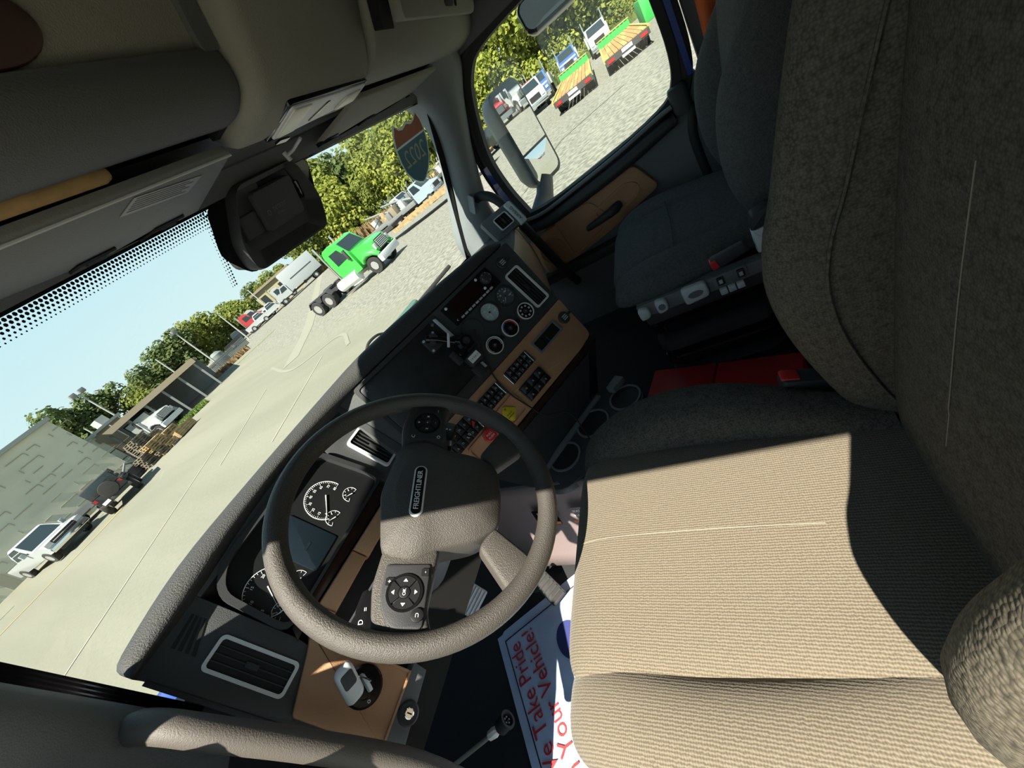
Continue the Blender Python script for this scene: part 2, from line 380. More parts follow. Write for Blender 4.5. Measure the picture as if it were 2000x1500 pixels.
# brown armrest panel with pocket, pull handle and speaker
BP = roundpoly([(.255, .375), (.265, .575), (-.33, .640), (-.395, .500), (-.15, .432), (.03, .395)], .03)
m = MB(DR); m.prism(BP, 0, .035, .012); m.build('armrest_panel', 'brown_trim', door, label='tan moulded armrest panel')
PK = roundpoly([(-.10, .545), (-.27, .585), (-.315, .555), (-.29, .52), (-.12, .485)], .03)
m = MB(DR); m.frameprism(grow(PK, .010), PK, .03, .043); m.build('pocket_rim', 'brown_trim', door, smooth=60)
PK2 = roundpoly([(.075, .42), (.085, .60), (-.10, .60), (-.14, .505), (-.10, .46), (.04, .425)], .03)
m = MB(DR); m.frameprism(grow(PK2, .008), PK2, .03, .042); m.build('pull_recess_rim', 'brown_trim', door, smooth=60)
m = MB(); m.tube([(1.575, -.045, .500), (1.555, -.055, .508), (1.548, -.11, .515), (1.548, -.17, .522), (1.555, -.20, .527), (1.585, -.215, .525)], [.011, .014, .017, .02, .022, .018], 12, flat=.8); m.build('pull_handle', 'black_plastic', door, smooth=60)
m = MB(DR)
for ring_ in range(4):
    for q in range(max(1, ring_ * 6)):
        a = q * 2 * pi / max(1, ring_ * 6); c = (.165 + ring_ * .019 * cos(a), .485 + ring_ * .019 * sin(a))
        m.frameprism([(c[0] + .0098 * cos(k * pi / 3), c[1] + .0098 * sin(k * pi / 3)) for k in range(6)], [(c[0] + .0078 * cos(k * pi / 3), c[1] + .0078 * sin(k * pi / 3)) for k in range(6)], .034, .038)
m.ring(.068, .064, .033, .039, 32, .165, .485); m.build('speaker_grille', 'brown_trim', door)
m = MB(); m.box(1.56, 1.63, -.62, .30, .335, .385); m.build('lower_rail', 'black_plastic', door, bevel=.012)
# lock pod at the sill's rear end
m = MB(); m.prism(roundpoly([(1.585, -.53), (1.64, -.53), (1.64, -.60), (1.585, -.60)], .02), .70, .80, .015); m.build('lock_pod', 'black_plastic', door)

# ---- driver door (door_2), standing open outside
a_ = radians(88); DL = Fr((-.50, .33, 0), (-sin(a_), -cos(a_), 0), (0, 0, 1), (cos(a_), -sin(a_), 0))
WL = roundpoly([(.10, .72), (.90, .78), (.90, 1.32), (.36, 1.32), (.10, 1.05)], .06, 5)
d2 = struct(MB(DL).frameprism(grow(WL, .06), WL, -.05, 0).build('door_2', 'black_plastic', smooth=40))
MB(DL).prism([(.0, -.25), (.0, .68), (.98, .74), (.98, -.25)], -.06, 0).build('door_shell', 'grey_plastic', d2, bevel=.01)
MB(DL).prism([(-.01, -.27), (-.01, .70), (.99, .76), (.99, -.27)], -.08, -.06).build('door_skin', 'blue_paint', d2)
MB(DL).prism(WL, -.028, -.022).build('door_glass', 'side_glass', d2)
MB(DL).prism(roundpoly([(.10, .38), (.12, .58), (.80, .63), (.80, .48)], .03), 0, .035, .012).build('armrest_panel', 'brown_trim', d2)

# ---- grab handles
def grab(pts, r, name, label, m_='rubber'):
    o = MB().tube([tuple(q) for q in spline(pts, 26)], r, 14).build(name, m_, smooth=70)
    return tag(o, label, 'handle')
HG = [(1.545, .335, .905), (1.50, .27, .905), (1.485, .215, .85), (1.485, .18, .70), (1.49, .15, .52), (1.50, .125, .38), (1.54, .12, .30)]
grab(HG, .021, 'grab_handle', 'black curved grab handle on the pillar beside the passenger window')
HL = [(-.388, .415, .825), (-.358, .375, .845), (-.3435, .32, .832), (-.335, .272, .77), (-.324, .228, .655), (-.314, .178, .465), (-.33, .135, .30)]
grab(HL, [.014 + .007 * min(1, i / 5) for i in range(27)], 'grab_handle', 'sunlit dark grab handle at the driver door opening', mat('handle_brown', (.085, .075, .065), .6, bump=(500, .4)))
HB = [(1.60, -.60, .70), (1.565, -.585, .685), (1.55, -.565, .62), (1.55, -.565, .50), (1.56, -.575, .40), (1.60, -.59, .37)]
grab(HB, .017, 'grab_handle', 'black vertical grab handle behind the passenger window')

# ================================================================== OVERHEAD
def profile_bar(x0, x1, prof, name, m_, parent=None, bevel=0, nb=.012):
    """extrude a (Y, Z) profile along X with slightly rounded ends"""
    cy = sum(p[0] for p in prof) / len(prof); cz = sum(p[1] for p in prof) / len(prof); R = []
    for x, k in ((x0, nb), (x0 + nb * .35, nb * .3), (x0 + nb, 0), (x1 - nb, 0), (x1 - nb * .35, nb * .3), (x1, nb)):
        R.append([(x, y + (cy - y) / max(.05, hypot(cy - y, cz - z)) * k, z + (cz - z) / max(.05, hypot(cy - y, cz - z)) * k) for y, z in prof])
    return MB().rings(R, True, True).build(name, m_, parent, smooth=50)
def curve2(P, n): return [(q.x, q.y) for q in spline([(a, b, 0) for a, b in P], n)]
oh = thing('overhead_storage', 'long grey overhead storage shelf above the driver windshield, with open slot', 'overhead storage', (.05, .0, 1.39))
low = curve2([(.125, 1.405), (.105, 1.378), (.06, 1.368), (.015, 1.382), (-.002, 1.408), (-.004, 1.432)], 16)
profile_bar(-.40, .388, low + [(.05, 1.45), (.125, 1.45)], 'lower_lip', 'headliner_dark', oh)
face = curve2([(.012, 1.430), (-.008, 1.46), (-.045, 1.53), (-.10, 1.62), (-.17, 1.715)], 14)
profile_bar(-.40, .365, face + [(.05, 1.715), (.05, 1.43)], 'bin_face', 'headliner', oh, nb=.002)
rim = curve2([(-.004, 1.428), (-.02, 1.46), (-.06, 1.53), (-.115, 1.62), (-.185, 1.715)], 14)
profile_bar(.355, .388, rim + [(.05, 1.715), (.05, 1.43)], 'bin_rim', 'headliner_dark', oh, nb=.004)
MB(frame_to((.098, -.010, 1.468), (0, -.9, -.43))).prism(circ(0, 0, .066, 28, .034), -.006, .010, .007).build('bin_grip', mat('grip_brown', (.06, .03, .025), .6), oh, label='dark reddish rounded finger grip')
m = MB(); m.box(-.40, .388, .12, .13, 1.39, 1.45); m.box(.372, .388, .06, .13, 1.375, 1.45); m.build('slot_dark_sheet', 'void_black', oh)  # black sheet painted in as the dark of the open slot
tag(MB().tube([(-.40, .128, 1.382), (-.10, .120, 1.380), (.02, .114, 1.378), (.155, .112, 1.376), (.166, .114, 1.376)], [.012, .013, .013, .013, .009], 10, flat=.8).build('rolled_cardboard', mat('cardboard', (.42, .27, .12), .8, noise=(60, .12)), smooth=60), 'light brown rolled cardboard lying in the slot above the driver visor', 'cardboard')

pod = thing('overhead_console', 'grey centre overhead console with reading lamp and curved sides', 'overhead console', (.59, .03, 1.36))
pp = curve2([(.165, 1.392), (.15, 1.360), (.10, 1.346), (.03, 1.350), (-.01, 1.372), (-.05, 1.425), (-.11, 1.52), (-.20, 1.715)], 26)
profile_bar(.392, .800, pp + [(.165, 1.715)], 'housing', 'headliner', pod, nb=.03)
UF = Fr((0, 0, 1.3475), (1, 0, 0), (0, -1, 0), (0, 0, -1))      # plane of the lamp, looking down
m = MB(UF); m.prism(roundpoly([(.475, -.135), (.785, -.095), (.775, -.022), (.462, -.018)], .012), -.008, .002, .0015); m.build('lamp_bezel', 'gloss_black', pod)
m = MB(UF); m.prism(roundpoly([(.487, -.127), (.775, -.088), (.767, -.029), (.474, -.026)], .010), 0, .005, .002); m.build('lamp_plate', 'silver_plastic', pod)
for q in ([(.492, -.120), (.546, -.112), (.545, -.032), (.482, -.031)], [(.685, -.095), (.762, -.083), (.756, -.040), (.70, -.05)]):
    m = MB(UF); m.prism(roundpoly(q, .008), .004, .008, .002); m.build('lamp_lens', mat('lens', (.62, .60, .52), .35), pod, label='frosted lamp lens')
m = MB(UF); m.prism(roundpoly([(.585, -.10), (.600, -.10), (.628, -.045), (.613, -.045)], .007), .004, .0065, .001); m.build('lamp_switch', 'gloss_black', pod)
m = MB(UF); m.prism(roundpoly([(.52, -.155), (.56, -.160), (.568, -.148), (.528, -.143)], .004), .0, .004); m.build('clip_slot', 'gloss_black', pod)
MB(frame_to((.665, -.083, 1.475), (0, -.86, -.51))).prism(rrect(-.085, .085, -.03, .03, .008), -.01, .006, .002).build('display_recess', 'void_black', pod)

rb = thing('overhead_bin', 'grey overhead storage bin with latch above the passenger', 'overhead bin', (1.2, .0, 1.38))
pr = curve2([(.13, 1.40), (.11, 1.372), (.05, 1.358), (-.01, 1.366), (-.045, 1.395), (-.08, 1.45), (-.14, 1.56), (-.22, 1.715)], 24)
profile_bar(.80, 1.60, pr + [(.13, 1.715)], 'housing', 'headliner', rb, nb=.01)
FB = Fr((0, -.066, 1.388), (1, 0, 0), (0, -.50, .866), (0, -.866, -.50))
m = MB(FB); m.prism(rrect(.862, 1.47, .01, .30, .018), -.02, .032, .012); m.build('bin_door', 'headliner', rb)
m = MB(FB); m.prism(rrect(.80, .856, .0, .30, .004), -.02, .004); m.build('bin_gap', 'void_black', rb)  # solid black strip standing for the dark gap beside the bin door
m = MB(FB); m.prism(rrect(1.16, 1.235, .03, .10, .012), .032, .0335, .0005); m.prism(rrect(1.25, 1.262, .03, .2, .004), .032, .036, .001); m.build('latch_recess', 'void_black', rb)
m = MB(FB); m.prism(rrect(1.165, 1.235, .062, .12, .012), .032, .046, .005); m.build('latch_paddle', 'headliner', rb)

# ---- sun visors, lying flat under the header
VF = Fr((0, 0, 1.362), (1, 0, 0), (0, -1, 0), (0, 0, -1))
def notch(x, y0, d=.022, w=.085):
    return [(x - w / 2 - d * .6, y0), (x - w / 2, y0 - d), (x + w / 2, y0 - d), (x + w / 2 + d * .3, y0)]
def visor(name, P, label, m_):
    t = thing(name, label, 'sun visor', (P[0][0], .2, 1.362))
    MB(VF).prism(P, 0, .012, .004).build('panel', m_, t, smooth=50)
    return t
y1 = lambda y: -y
# polygon (x, -Y): front edge has two clip notches
def vis_poly(xa, xb, yr, yf, ns, yf2=None):
    yf2 = yf2 if yf2 is not None else yf
    P = [(xa, -yr), (xb, -yr)]
    P = roundpoly([(xa, -yr), (xb, -yr), (xb + .018, -yf2)] + [(x, -lerp(yf2, yf, (xb - x) / (xb - xa)) + d) for c in sorted(ns, reverse=True) for x, d in ((c + .030, 0), (c + .022, .020), (c - .022, .020), (c - .045, 0))] + [(xa, -yf)], [.02, .03, .008] + [.003] * (4 * len(ns)) + [.02])
    return P
v1 = visor('sun_visor', vis_poly(-.34, .385, .118, .318, (.165, .315), .338), 'dark grey sun visor with paper label above the driver side of the windshield', 'visor_grey')
MB(VF).prism([(.178, -.192), (.189, -.146), (.330, -.166), (.318, -.212)], .0125, .0132).build('warning_label', mat('label_grey', (.30, .31, .30), .6), v1, label='pale grey paper label')
m = MB(VF)
for i in range(6):
    t0 = .12 + i * .14; a = V((.178, -.192)).lerp(V((.189, -.146)), 1 - t0); b = V((.318, -.212)).lerp(V((.330, -.166)), 1 - t0); a = a.lerp(b, .05); b = a.lerp(b, .9 if i % 2 else .8)
    d = V((b.x - a.x, b.y - a.y)).normalized(); q = V((-d.y, d.x)) * .0011
    m.prism([tuple(a - q), tuple(b - q), tuple(b + q), tuple(a + q)], .0133, .0137)
m.build('label_print', 'grey_plastic', v1)
for x, yy in ((.165, .328), (.315, .334)):
    MB(VF).tube([(x - .055, -yy - .004, .010), (x - .030, -yy + .022, .012), (x + .034, -yy + .022, .012)], .0045, 6).build('clip', 'gloss_black', v1); MB(VF).tube([(x - .014, -yy + .010, .011), (x + .02, -yy + .006, .011)], .006, 6).build('clip_tongue', 'black_plastic', v1)
m = MB(); m.tube([(-.34, .126, 1.347), (.375, .126, 1.347)], .0022, 6); m.build('edge_bead', 'silver_plastic', v1)
v2 = visor('sun_visor', vis_poly(.84, 1.47, .112, .305, (.88, 1.10, 1.39), .245), 'grey sun visor above the passenger side of the windshield', 'headliner')
for x, yy in ((.88, .300), (1.10, .285), (1.39, .255)): MB(VF).tube([(x - .050, -yy - .004, .010), (x - .028, -yy + .022, .012), (x + .034, -yy + .022, .012)], .0045, 6).build('clip', 'gloss_black', v2)
m = MB(); m.tube([(.66, .20, 1.352), (.672, .25, 1.352), (.68, .282, 1.356)], .0035, 8); m.lathe([(.006, 1.345), (.006, 1.365)], 10, .68, .285); m.build('pivot_rod', 'silver_plastic', v2)

# ---- sensor housing on the glass
HF = Fr((.612, .392, 1.296), (1, 0, 0), (0, -.50, .866), (0, -.866, -.50))
sh = thing('sensor_housing', 'black rounded sensor housing hanging from the windshield top centre', 'sensor housing', (.61, .40, 1.21))
OUT = roundpoly([(-.165, -.095), (.155, -.105), (.175, -.02), (.128, .088), (-.105, .088), (-.17, -.02)], .03, 5)
INN = roundpoly([(-.125, -.062), (.118, -.072), (.135, -.01), (.10, .085), (-.08, .085), (-.135, -.01)], .025, 5)
R = [[(x, y, -.04) for x, y in OUT], [(x, y, .018) for x, y in OUT], [(x * .975, y * .975, .030) for x, y in OUT], [(lerp(x, a, .25), lerp(y, b, .25), .030) for (x, y), (a, b) in zip(OUT, INN)], [(x, y, .004) for x, y in INN]]
MB(HF).rings(R, True, True).build('shell', 'black_plastic', sh, smooth=40)
MB(HF).prism(rrect(-.055, .098, -.038, .058, .012), .0, .020, .005).build('cover', 'dash_black', sh)
MB(HF).prism(rrect(-.122, -.062, -.030, .022, .004), .0, .010, .002).build('lens_cover', 'dash_black', sh)
MB(HF).prism(rrect(.108, .128, -.01, .035, .003), .0, .012, .002).build('vent_tab', 'gloss_black', sh)
MB(HF.at(-.032, .004, .0202)).ring(.0065, .0045, 0, .0006, 16).build('emblem', 'grey_plastic', sh)
text('DETROIT', HF, .012, .006, .0202, .013, 'grey_plastic', sh); text('ASSURANCE', HF, .012, -.008, .0202, .007, 'grey_plastic', sh)
# route shield sticker on the glass, seen from behind so it reads mirrored
def on_glass(x, k, off=.0): return ws(x, k) + V((0, -.010 - off, -.004))
sc = ws(1.338, .775); SF = Fr(sc + V((-.002, -.012, -.005)), ws(1.37, .77) - ws(1.30, .77), ws(1.338, .9) - ws(1.338, .6)); 
if SF.n.y > 0: SF.n = -SF.n
tilt = .06
SF = SF.at(0, 0, 0, tilt)
st = thing('shield_sticker', 'blue and red shield sticker reading 2022 backwards on the windshield', 'sticker', tuple(sc + V((0, -.01, -.09))))
half = [(0, .098), (.03, .088), (.055, .094), (.075, .112), (.092, .085), (.100, .045), (.098, -.005), (.085, -.05), (.058, -.088), (.025, -.112), (0, -.122)]
shp = [(x, y) for x, y in half] + [(-x, y) for x, y in reversed(half[1:-1])]
MB(SF).prism(shp, 0, .0008).build('border', translucent('sticker_border', (.60, .64, .58)), st)
inn = [(x * .93, y * .93 - .002) for x, y in shp]
def clip(P, y0, keep_up):
    out = []
    for i in range(len(P)):
        a, b = P[i - 1], P[i]; ia = (a[1] > y0) == keep_up; ib = (b[1] > y0) == keep_up
        if ia != ib: t = (y0 - a[1]) / (b[1] - a[1]); out.append((a[0] + (b[0] - a[0]) * t, y0))
        if ib: out.append(b)
    return out
MB(SF).prism(clip(inn, .040, True), .0008, .0014).build('red_field', translucent('sticker_red', (.62, .26, .18)), st)
MB(SF).prism(clip(inn, .033, False), .0008, .0014).build('blue_field', translucent('sticker_blue', (.16, .33, .42)), st)
text('2022', SF, 0, -.015, .0015, .085, translucent('sticker_digits', (.85, .85, .76)).name, st, mirror=(SF.u.cross(SF.w).dot(SF.n) > 0), sx=.82, ext=.0002)

# ---- passenger outside mirror and look-down mirror
ML = V((1.93, .156, .96)); MR = V((2.10, .053, .96)); MU = (MR - ML).normalized(); MN = V((MU.y, -MU.x, 0)); 
if MN.y > 0: MN = -MN
MN = (MN + V((0, 0, -.014))).normalized(); MF = Fr((ML + MR) / 2, MU, V((0, 0, 1)) - MN * MN.z, MN)
mr_ = thing('side_mirror', 'tall grey passenger side mirror outside the window', 'mirror', (2.0, .1, .68))
shell = rrect(-.118, .118, -.255, .235, .05, 6)
R = [[(x * s_, y * s_, h) for x, y in shell] for s_, h in ((.55, -.13), (.82, -.11), (.95, -.07), (1, -.02), (1, .006), (.96, .012))]
MB(MF).rings(R, True, True).build('housing', mat('mirror_shell', (.10, .11, .12), .45), mr_, smooth=50)
MB(MF).prism(roundpoly([(-.102, -.07), (.102, -.07), (.102, .21), (-.102, .21)], [.004, .004, .035, .035], 5), .012, .0145).build('flat_glass', 'mirror_glass', mr_, label='large flat mirror glass')
G2 = roundpoly([(-.102, -.082), (.102, -.082), (.102, -.235), (-.102, -.235)], [.004, .004, .05, .05], 5)
m = MB(MF); n_ = len(G2); m.rings([[(x * s_, -.155 + (y + .155) * s_, .012 + .012 * (1 - s_ * s_)) for x, y in G2] for s_ in (1, .85, .65, .4, .15)], False, True); m.build('convex_glass', 'mirror_glass', mr_, smooth=80, label='small convex mirror glass')
m = MB(); m.tube([(1.99, .12, .74), (1.94, .16, .66), (1.84, .22, .60), (1.74, .26, .58)], [.05, .055, .06, .06], 10, flat=.6); m.build('bracket', 'mirror_shell', mr_, smooth=60)
UM = Fr((2.0, -.25, 1.30), (.25, -.97, 0), (.35, .09, .93))
um = thing('lookdown_mirror', 'small black look-down mirror above the passenger window', 'mirror', (1.98, -.26, 1.22))
R = [[(x * s_, y * s_, h) for x, y in rrect(-.13, .13, -.06, .07, .04, 5)] for s_, h in ((.6, -.06), (.92, -.04), (1, 0), (.97, .01))]
UM.n = -UM.n if UM.n.x > 0 else UM.n
MB(UM).rings(R, True, True).build('housing', 'gloss_black', um, smooth=50)
MB(UM).prism(rrect(-.118, .118, -.05, .06, .035, 5), .01, .012).build('glass', 'mirror_glass', um)
# ---- orange belt webbing hanging beside the rear pillar
m = MB(); m.grid(lambda a, b: (1.60 - .010 * sin(a * 7), -.685 - .095 * a - .03 * b, lerp(.80, 1.36, b)), 8, 6); 
tag(m.build('seat_belt', mat('orange_webbing', (.80, .16, .04), .7, bump=(300, .4)), smooth=60, solid=.003), 'bright orange belt webbing beside the rear pillar behind the passenger seat', 'seat belt')
# ================================================================== DASHBOARD
CL = Fr((-.28, .3815, .7089), (.9986, -.0221, -.0474), (.0523, .422, .9051), (0, -.9063, .4226))
CP = Fr((.2476, .3314, .6404), (.8371, -.5456, -.0392), (.2691, .3483, .8979), (-.4763, -.7622, .4384))
db = thing('dashboard', 'black and tan wraparound truck dashboard under the windshield', 'dashboard', (.5, .4, .45))
mat('screen_black', (.010, .012, .015), .18)
mat('display_blue', (.012, .020, .028), .15)
mat('gauge_black', (.012, .013, .014), .35)
mat('gauge_grey', (.30, .36, .36), .5)
mat('vent_black', (.006, .006, .006), .6)
mat('yellow', (.75, .56, .02), .5)
mat('switch_black', (.012, .012, .013), .45)

# --- driver panel, as pieces round the instrument opening
DP = [[(-.035, .165), (.092, .180), (.090, -.03), (.085, -.06), (-.02, -.092), (-.03, 0)], [(.092, .162), (.45, .162), (.50, .20), (.092, .20)], [(.45, -.05), (.56, -.05), (.575, .18), (.45, .19)]]
for P in DP: MB(CL).prism(P, -.05, 0).build('driver_panel', 'dash_black', db, bevel=.002)
MB(CL).box(-.035, .60, -.06, .19, -.10, -.048).build('panel_core', 'vent_black', db)
oo = roundpoly([(.088, -.012), (.455, -.018), (.458, .02), (.440, .145), (.40, .172), (.15, .172), (.100, .140)], .03, 4); ii = roundpoly([(.100, -.006), (.444, -.010), (.446, .02), (.430, .138), (.393, .160), (.156, .160), (.112, .132)], .025, 4)
MB(CL).frameprism(oo, ii, -.05, .010).build('cluster_bezel', 'black_plastic', db, smooth=40)
ic = MB(CL).prism(ii, -.05, -.008).build('instrument_cluster', 'gauge_black', db, label='dark instrument cluster with two large dials')
def arc(m, a, b, r, wd, t0, t1, h0, h1, k=30):
    R = []
    for i in range(k + 1):
        t = lerp(t0, t1, i / k); c, s = cos(t), sin(t)
        R.append([(a + (r - wd) * c, b + (r - wd) * s, h0), (a + r * c, b + r * s, h0), (a + r * c, b + r * s, h1), (a + (r - wd) * c, b + (r - wd) * s, h1)])
    m.rings(R, True, True)
def dial(a, b, r, nums, t0, t1, needle, big=True):
    m = MB(CL); arc(m, a, b, r, .0012 if big else .0008, t0, t1, -.008, -.0068)
    n_ = len(nums); sub = 5 if big else 2
    for i in range((n_ - 1) * sub + 1):
        t = lerp(t0, t1, i / ((n_ - 1) * sub)); l = .006 if i % sub == 0 else .003
        c, s = cos(t), sin(t); q = (-s * .00035, c * .00035)
        m.prism([(a + (r - .002) * c - q[0], b + (r - .002) * s - q[1]), (a + (r - .002) * c + q[0], b + (r - .002) * s + q[1]), (a + (r - .002 - l) * c + q[0], b + (r - .002 - l) * s + q[1]), (a + (r - .002 - l) * c - q[0], b + (r - .002 - l) * s - q[1])], -.008, -.0068)
    m.build('dial_ring', 'white_ink', ic)
    for i, s in enumerate(nums):
        t = lerp(t0, t1, i / (n_ - 1)); rr = r - (.0135 if big else .007)
        if s: text(s, CL, a + rr * cos(t), b + rr * sin(t), -.0075, .0078 if big else .005, 'white_ink', ic, 'numeral')
    m = MB(CL); c, s = cos(needle), sin(needle); q = (-s * .0011, c * .0011)
    m.prism([(a - c * r * .25 - q[0], b - s * r * .25 - q[1]), (a - c * r * .25 + q[0], b - s * r * .25 + q[1]), (a + c * r * .8, b + s * r * .8)], -.0068, -.005); m.build('needle', 'white_ink', ic)
dial(.347, .070, .047, ['5', '15', '25', '35', '45', '55', '65', '75', '85'], radians(215), radians(-5), radians(215))
dial(.142, .062, .047, ['0', '5', '10', '15', '20', '25'], radians(240), radians(10), radians(238))
for a, b, s_ in ((.384, .028, ['', '4', '8', '']), (.318, .032, ['', '2', '6', '']), (.120, .022, ['', '', '', '']), (.180, .026, ['', '', '', ''])):
    dial(a, b, .018, s_, radians(200), radians(-20), radians(150), False)
MB(CL).prism(rrect(.205, .285, .004, .118, .004), -.008, -.0055, .001).build('display', 'display_blue', ic, label='dark blue driver display')
m = MB(CL); m.prism(rrect(.232, .252, .045, .051, .001), -.0055, -.005); m.build('display_mark', 'display_blue', ic)

def vent(fr, a0, a1, b0, b1, name, parent, slats=4, rimw=.006, rm='silver', vertical=True):
    v = MB(fr).frameprism(rrect(a0, a1, b0, b1, .010, 5), rrect(a0 + rimw, a1 - rimw, b0 + rimw, b1 - rimw, .006, 5), -.004, .007).build(name, rm, parent, smooth=50, label='louvred vent in a silver frame' if rm == 'silver' else None)
    MB(fr).prism(rrect(a0 + rimw, a1 - rimw, b0 + rimw, b1 - rimw, .004), -.004, .0006).build('vent_dark_plate', 'vent_black', v)  # black plate just under the louvers stands in for the dark depth
    for i in range(slats):
        t = (i + 1) / (slats + 1)
        m = MB(fr)
        if vertical: x = lerp(a0 + rimw, a1 - rimw, t); m.box(x - .0009, x + .0009, b0 + rimw, b1 - rimw, .0006, .0045)
        else: y = lerp(b0 + rimw, b1 - rimw, t); m.box(a0 + rimw, a1 - rimw, y - .0009, y + .0009, .0006, .0045)
        m.build('louver', 'black_plastic', v)
    x = (a0 + a1) / 2; y = (b0 + b1) / 2
    MB(fr).prism(rrect(x - .005, x + .005, y - .012, y + .012, .002) if vertical else rrect(x - .012, x + .012, y - .005, y + .005, .002), .001, .006, .001).build('vent_tab', 'black_plastic', v)
    return v
vent(CL, .000, .057, -.060, .090, 'air_vent', db, 3)
vent(CL.at(.519, .043, .004, -.03), -.031, .031, -.062, .062, 'air_vent', db, 4)
# dark demister slots at the pad's left end
m = MB(CL)
for i in range(4):
    a = .012 + i * .0035; b = .148 - i * .0115
    q = lerp(0, 1, i / 3); m.prism([(.014 + .000 * i, .150 - .012 * i), (.066, .156 - .0075 * i), (.066, .1515 - .0075 * i), (.014, .143 - .012 * i)], -.002, .0015)
m.build('demister_slots', 'vent_black', db)
# tan trim: knee panel and the strip below the cluster, with a dark wood line
for KP in (roundpoly([(-.016, -.090), (.080, -.058), (.108, -.045), (.108, -.268), (-.016, -.268)], [.006, .02, .004, .006, .006]), [(.1082, -.0448), (.150, -.034), (.150, -.072), (.128, -.088), (.114, -.115), (.1082, -.15)]):
    MB(CL).prism(KP, -.03, .010, .004).build('knee_panel', 'brown_trim', db, label='tan knee panel beside the ignition')
m = MB(CL); m.box(-.012, .108, -.267, -.262, .008, .014); m.box(.103, .108, -.262, -.11, .008, .014); m.build('knee_panel_edge', 'brown_trim', db, bevel=.0015)
for a, b in ((.1505, .268), (.2695, .43)):
    ya = lerp(-.034, -.052, (a - .15) / .28); yb = lerp(-.034, -.052, (b - .15) / .28)
    MB(CL).prism([(a, ya - .040), (b, yb - .036), (b, yb), (a, ya)], -.02, .012, .006).build('tan_strip', 'brown_trim', db, label='tan strip under the instrument cluster')
MB(CL).prism([(.085, -.034), (.15, -.030), (.43, -.048), (.43, -.018), (.10, -.012)], -.02, .004, .002).build('wood_strip', 'wood_dark', db)
MB(CL).box(-.03, .45, -.36, -.07, -.30, -.035).build('knee_shade_block', 'vent_black', db)  # solid black block standing in for the shaded open knee space
# grey strip with a lock under the knee panel
MB(CL).prism([(-.022, -.310), (-.022, -.269), (.125, -.268), (.120, -.300)], -.06, .004, .003).build('lower_strip', 'grey_plastic', db)
lk = MB(CL.at(.045, -.292, .004)).lathe([(.021, 0), (.021, .004), (.018, .006)], 20).build('panel_lock', 'black_plastic', db, smooth=30)
MB(CL.at(.045, -.292, .010)).lathe([(.0095, 0), (.0095, .003), (.008, .004)], 16).build('lock_barrel', 'chrome', lk, smooth=30)
MB(CL.at(.045, -.292, .0142)).box(-.0012, .0012, -.005, .005, 0, .0004).build('key_slot', 'vent_black', lk)
# side cheek of the dash at the driver door
pts = [CL.p(-.035, .165), CL.p(-.03, -.09), CL.p(-.022, -.31), CL.p(-.022, -.31, -.35), CL.p(-.035, .10, -.30), CL.p(-.035, .185, -.25)]
m = MB(); i = m.add([tuple(p) for p in pts] + [tuple(p + V((.03, .005, 0))) for p in pts]); n = 6
m.f += [tuple(range(i, i + n)), tuple(reversed(range(i + n, i + 2 * n)))] + [(i + k, i + n + k, i + n + (k + 1) % n, i + (k + 1) % n) for k in range(n)]
m.build('side_cheek', 'dash_black', db, bevel=.004)
MB(CL).prism([(-.040, .150), (-.032, .150), (-.024, -.29), (-.032, -.29)], -.04, .003, .0015).build('edge_trim', 'black_plastic', db)

# --- soft pad over the top: stations along the lip
def stn(lip_lo, lip_hi, base, bulge=.012):
    a, b, c = V(lip_lo), V(lip_hi), V(base); f = (c - b); f.z = 0; f.normalize()
    return [tuple(q) for q in (a + V((0, .02, 0)), a, a.lerp(b, .5) - f * bulge * .6, b - f * bulge * .3, b + f * .012 + V((0, 0, .006)), b + f * .035 + V((0, 0, .006)), b.lerp(c, .35) + V((0, 0, .008)), b.lerp(c, .7), c, c + V((0, 0, -.06)))]
S = []
for u_, v0, v1 in ((-.038, .160, .174), (-.030, .163, .188), (.0, .165, .194), (.05, .168, .205), (.12, .176, .216), (.20, .188, .219), (.30, .192, .219), (.40, .196, .219)):
    lo = CL.p(u_, v0, .026); hi = CL.p(u_, v1, .018); x = hi.x; S.append(stn(lo, hi, (x, lerp(hi.y + .10, ws(x, 0).y - .06, min(1, max(0, (u_ + .03) / .2))), lerp(hi.z - .04, .74, min(1, max(0, (u_ + .03) / .2))))))
for u_, v0, v1 in ((.03, .238, .278), (.12, .238, .287), (.25, .238, .287), (.40, .238, .283), (.55, .240, .277), (.66, .240, .266), (.715, .240, .252)):
    lo = CP.p(u_, v0, .004); hi = CP.p(u_, v1, .0); x = hi.x + .05; b = ws(x, 0); S.append(stn(lo, hi, (x, min(b.y - .04, hi.y + .40), .705 - .03 * max(0, u_ - .3))))
R = []
for j in range(len(S[0])): pass
m = MB(); m.rings(S, True, True, closed=True)
m.build('top_pad', 'pad_black', db, smooth=60, sub=1)

# --- centre panel turned toward the driver
MB(CP).prism(roundpoly([(-.02, -.012), (.682, -.014), (.705, .240), (-.03, .240)], .012), -.05, 0, .003).build('centre_panel', 'dash_black', db)
MB(CP).prism([(-.01, .035), (.012, .035), (-.018, .235), (-.03, .235)], 0, .0025).build('panel_seam', 'black_plastic', db)
BR = roundpoly([(.06, -.012), (.680, -.014), (.668, -.168), (.60, -.176), (.25, -.174), (.10, -.165)], [.004, .006, .02, .01, .01, .02])
MB(CP).prism(BR, -.04, .006, .004).build('tan_panel', 'brown_trim', db, label='tan centre switch panel')
LP = [(.06, -.176), (.60, -.178), (.672, -.170), (.676, -.186), (.61, -.198), (.06, -.196)]
MB(CP).prism(LP, -.05, .010, .006).build('wood_lip', 'wood_dark', db)
MB(CP).prism([(.02, -.02), (.06, -.02), (.10, -.17), (.04, -.19)], -.05, 0).build('panel_return', 'black_plastic', db)
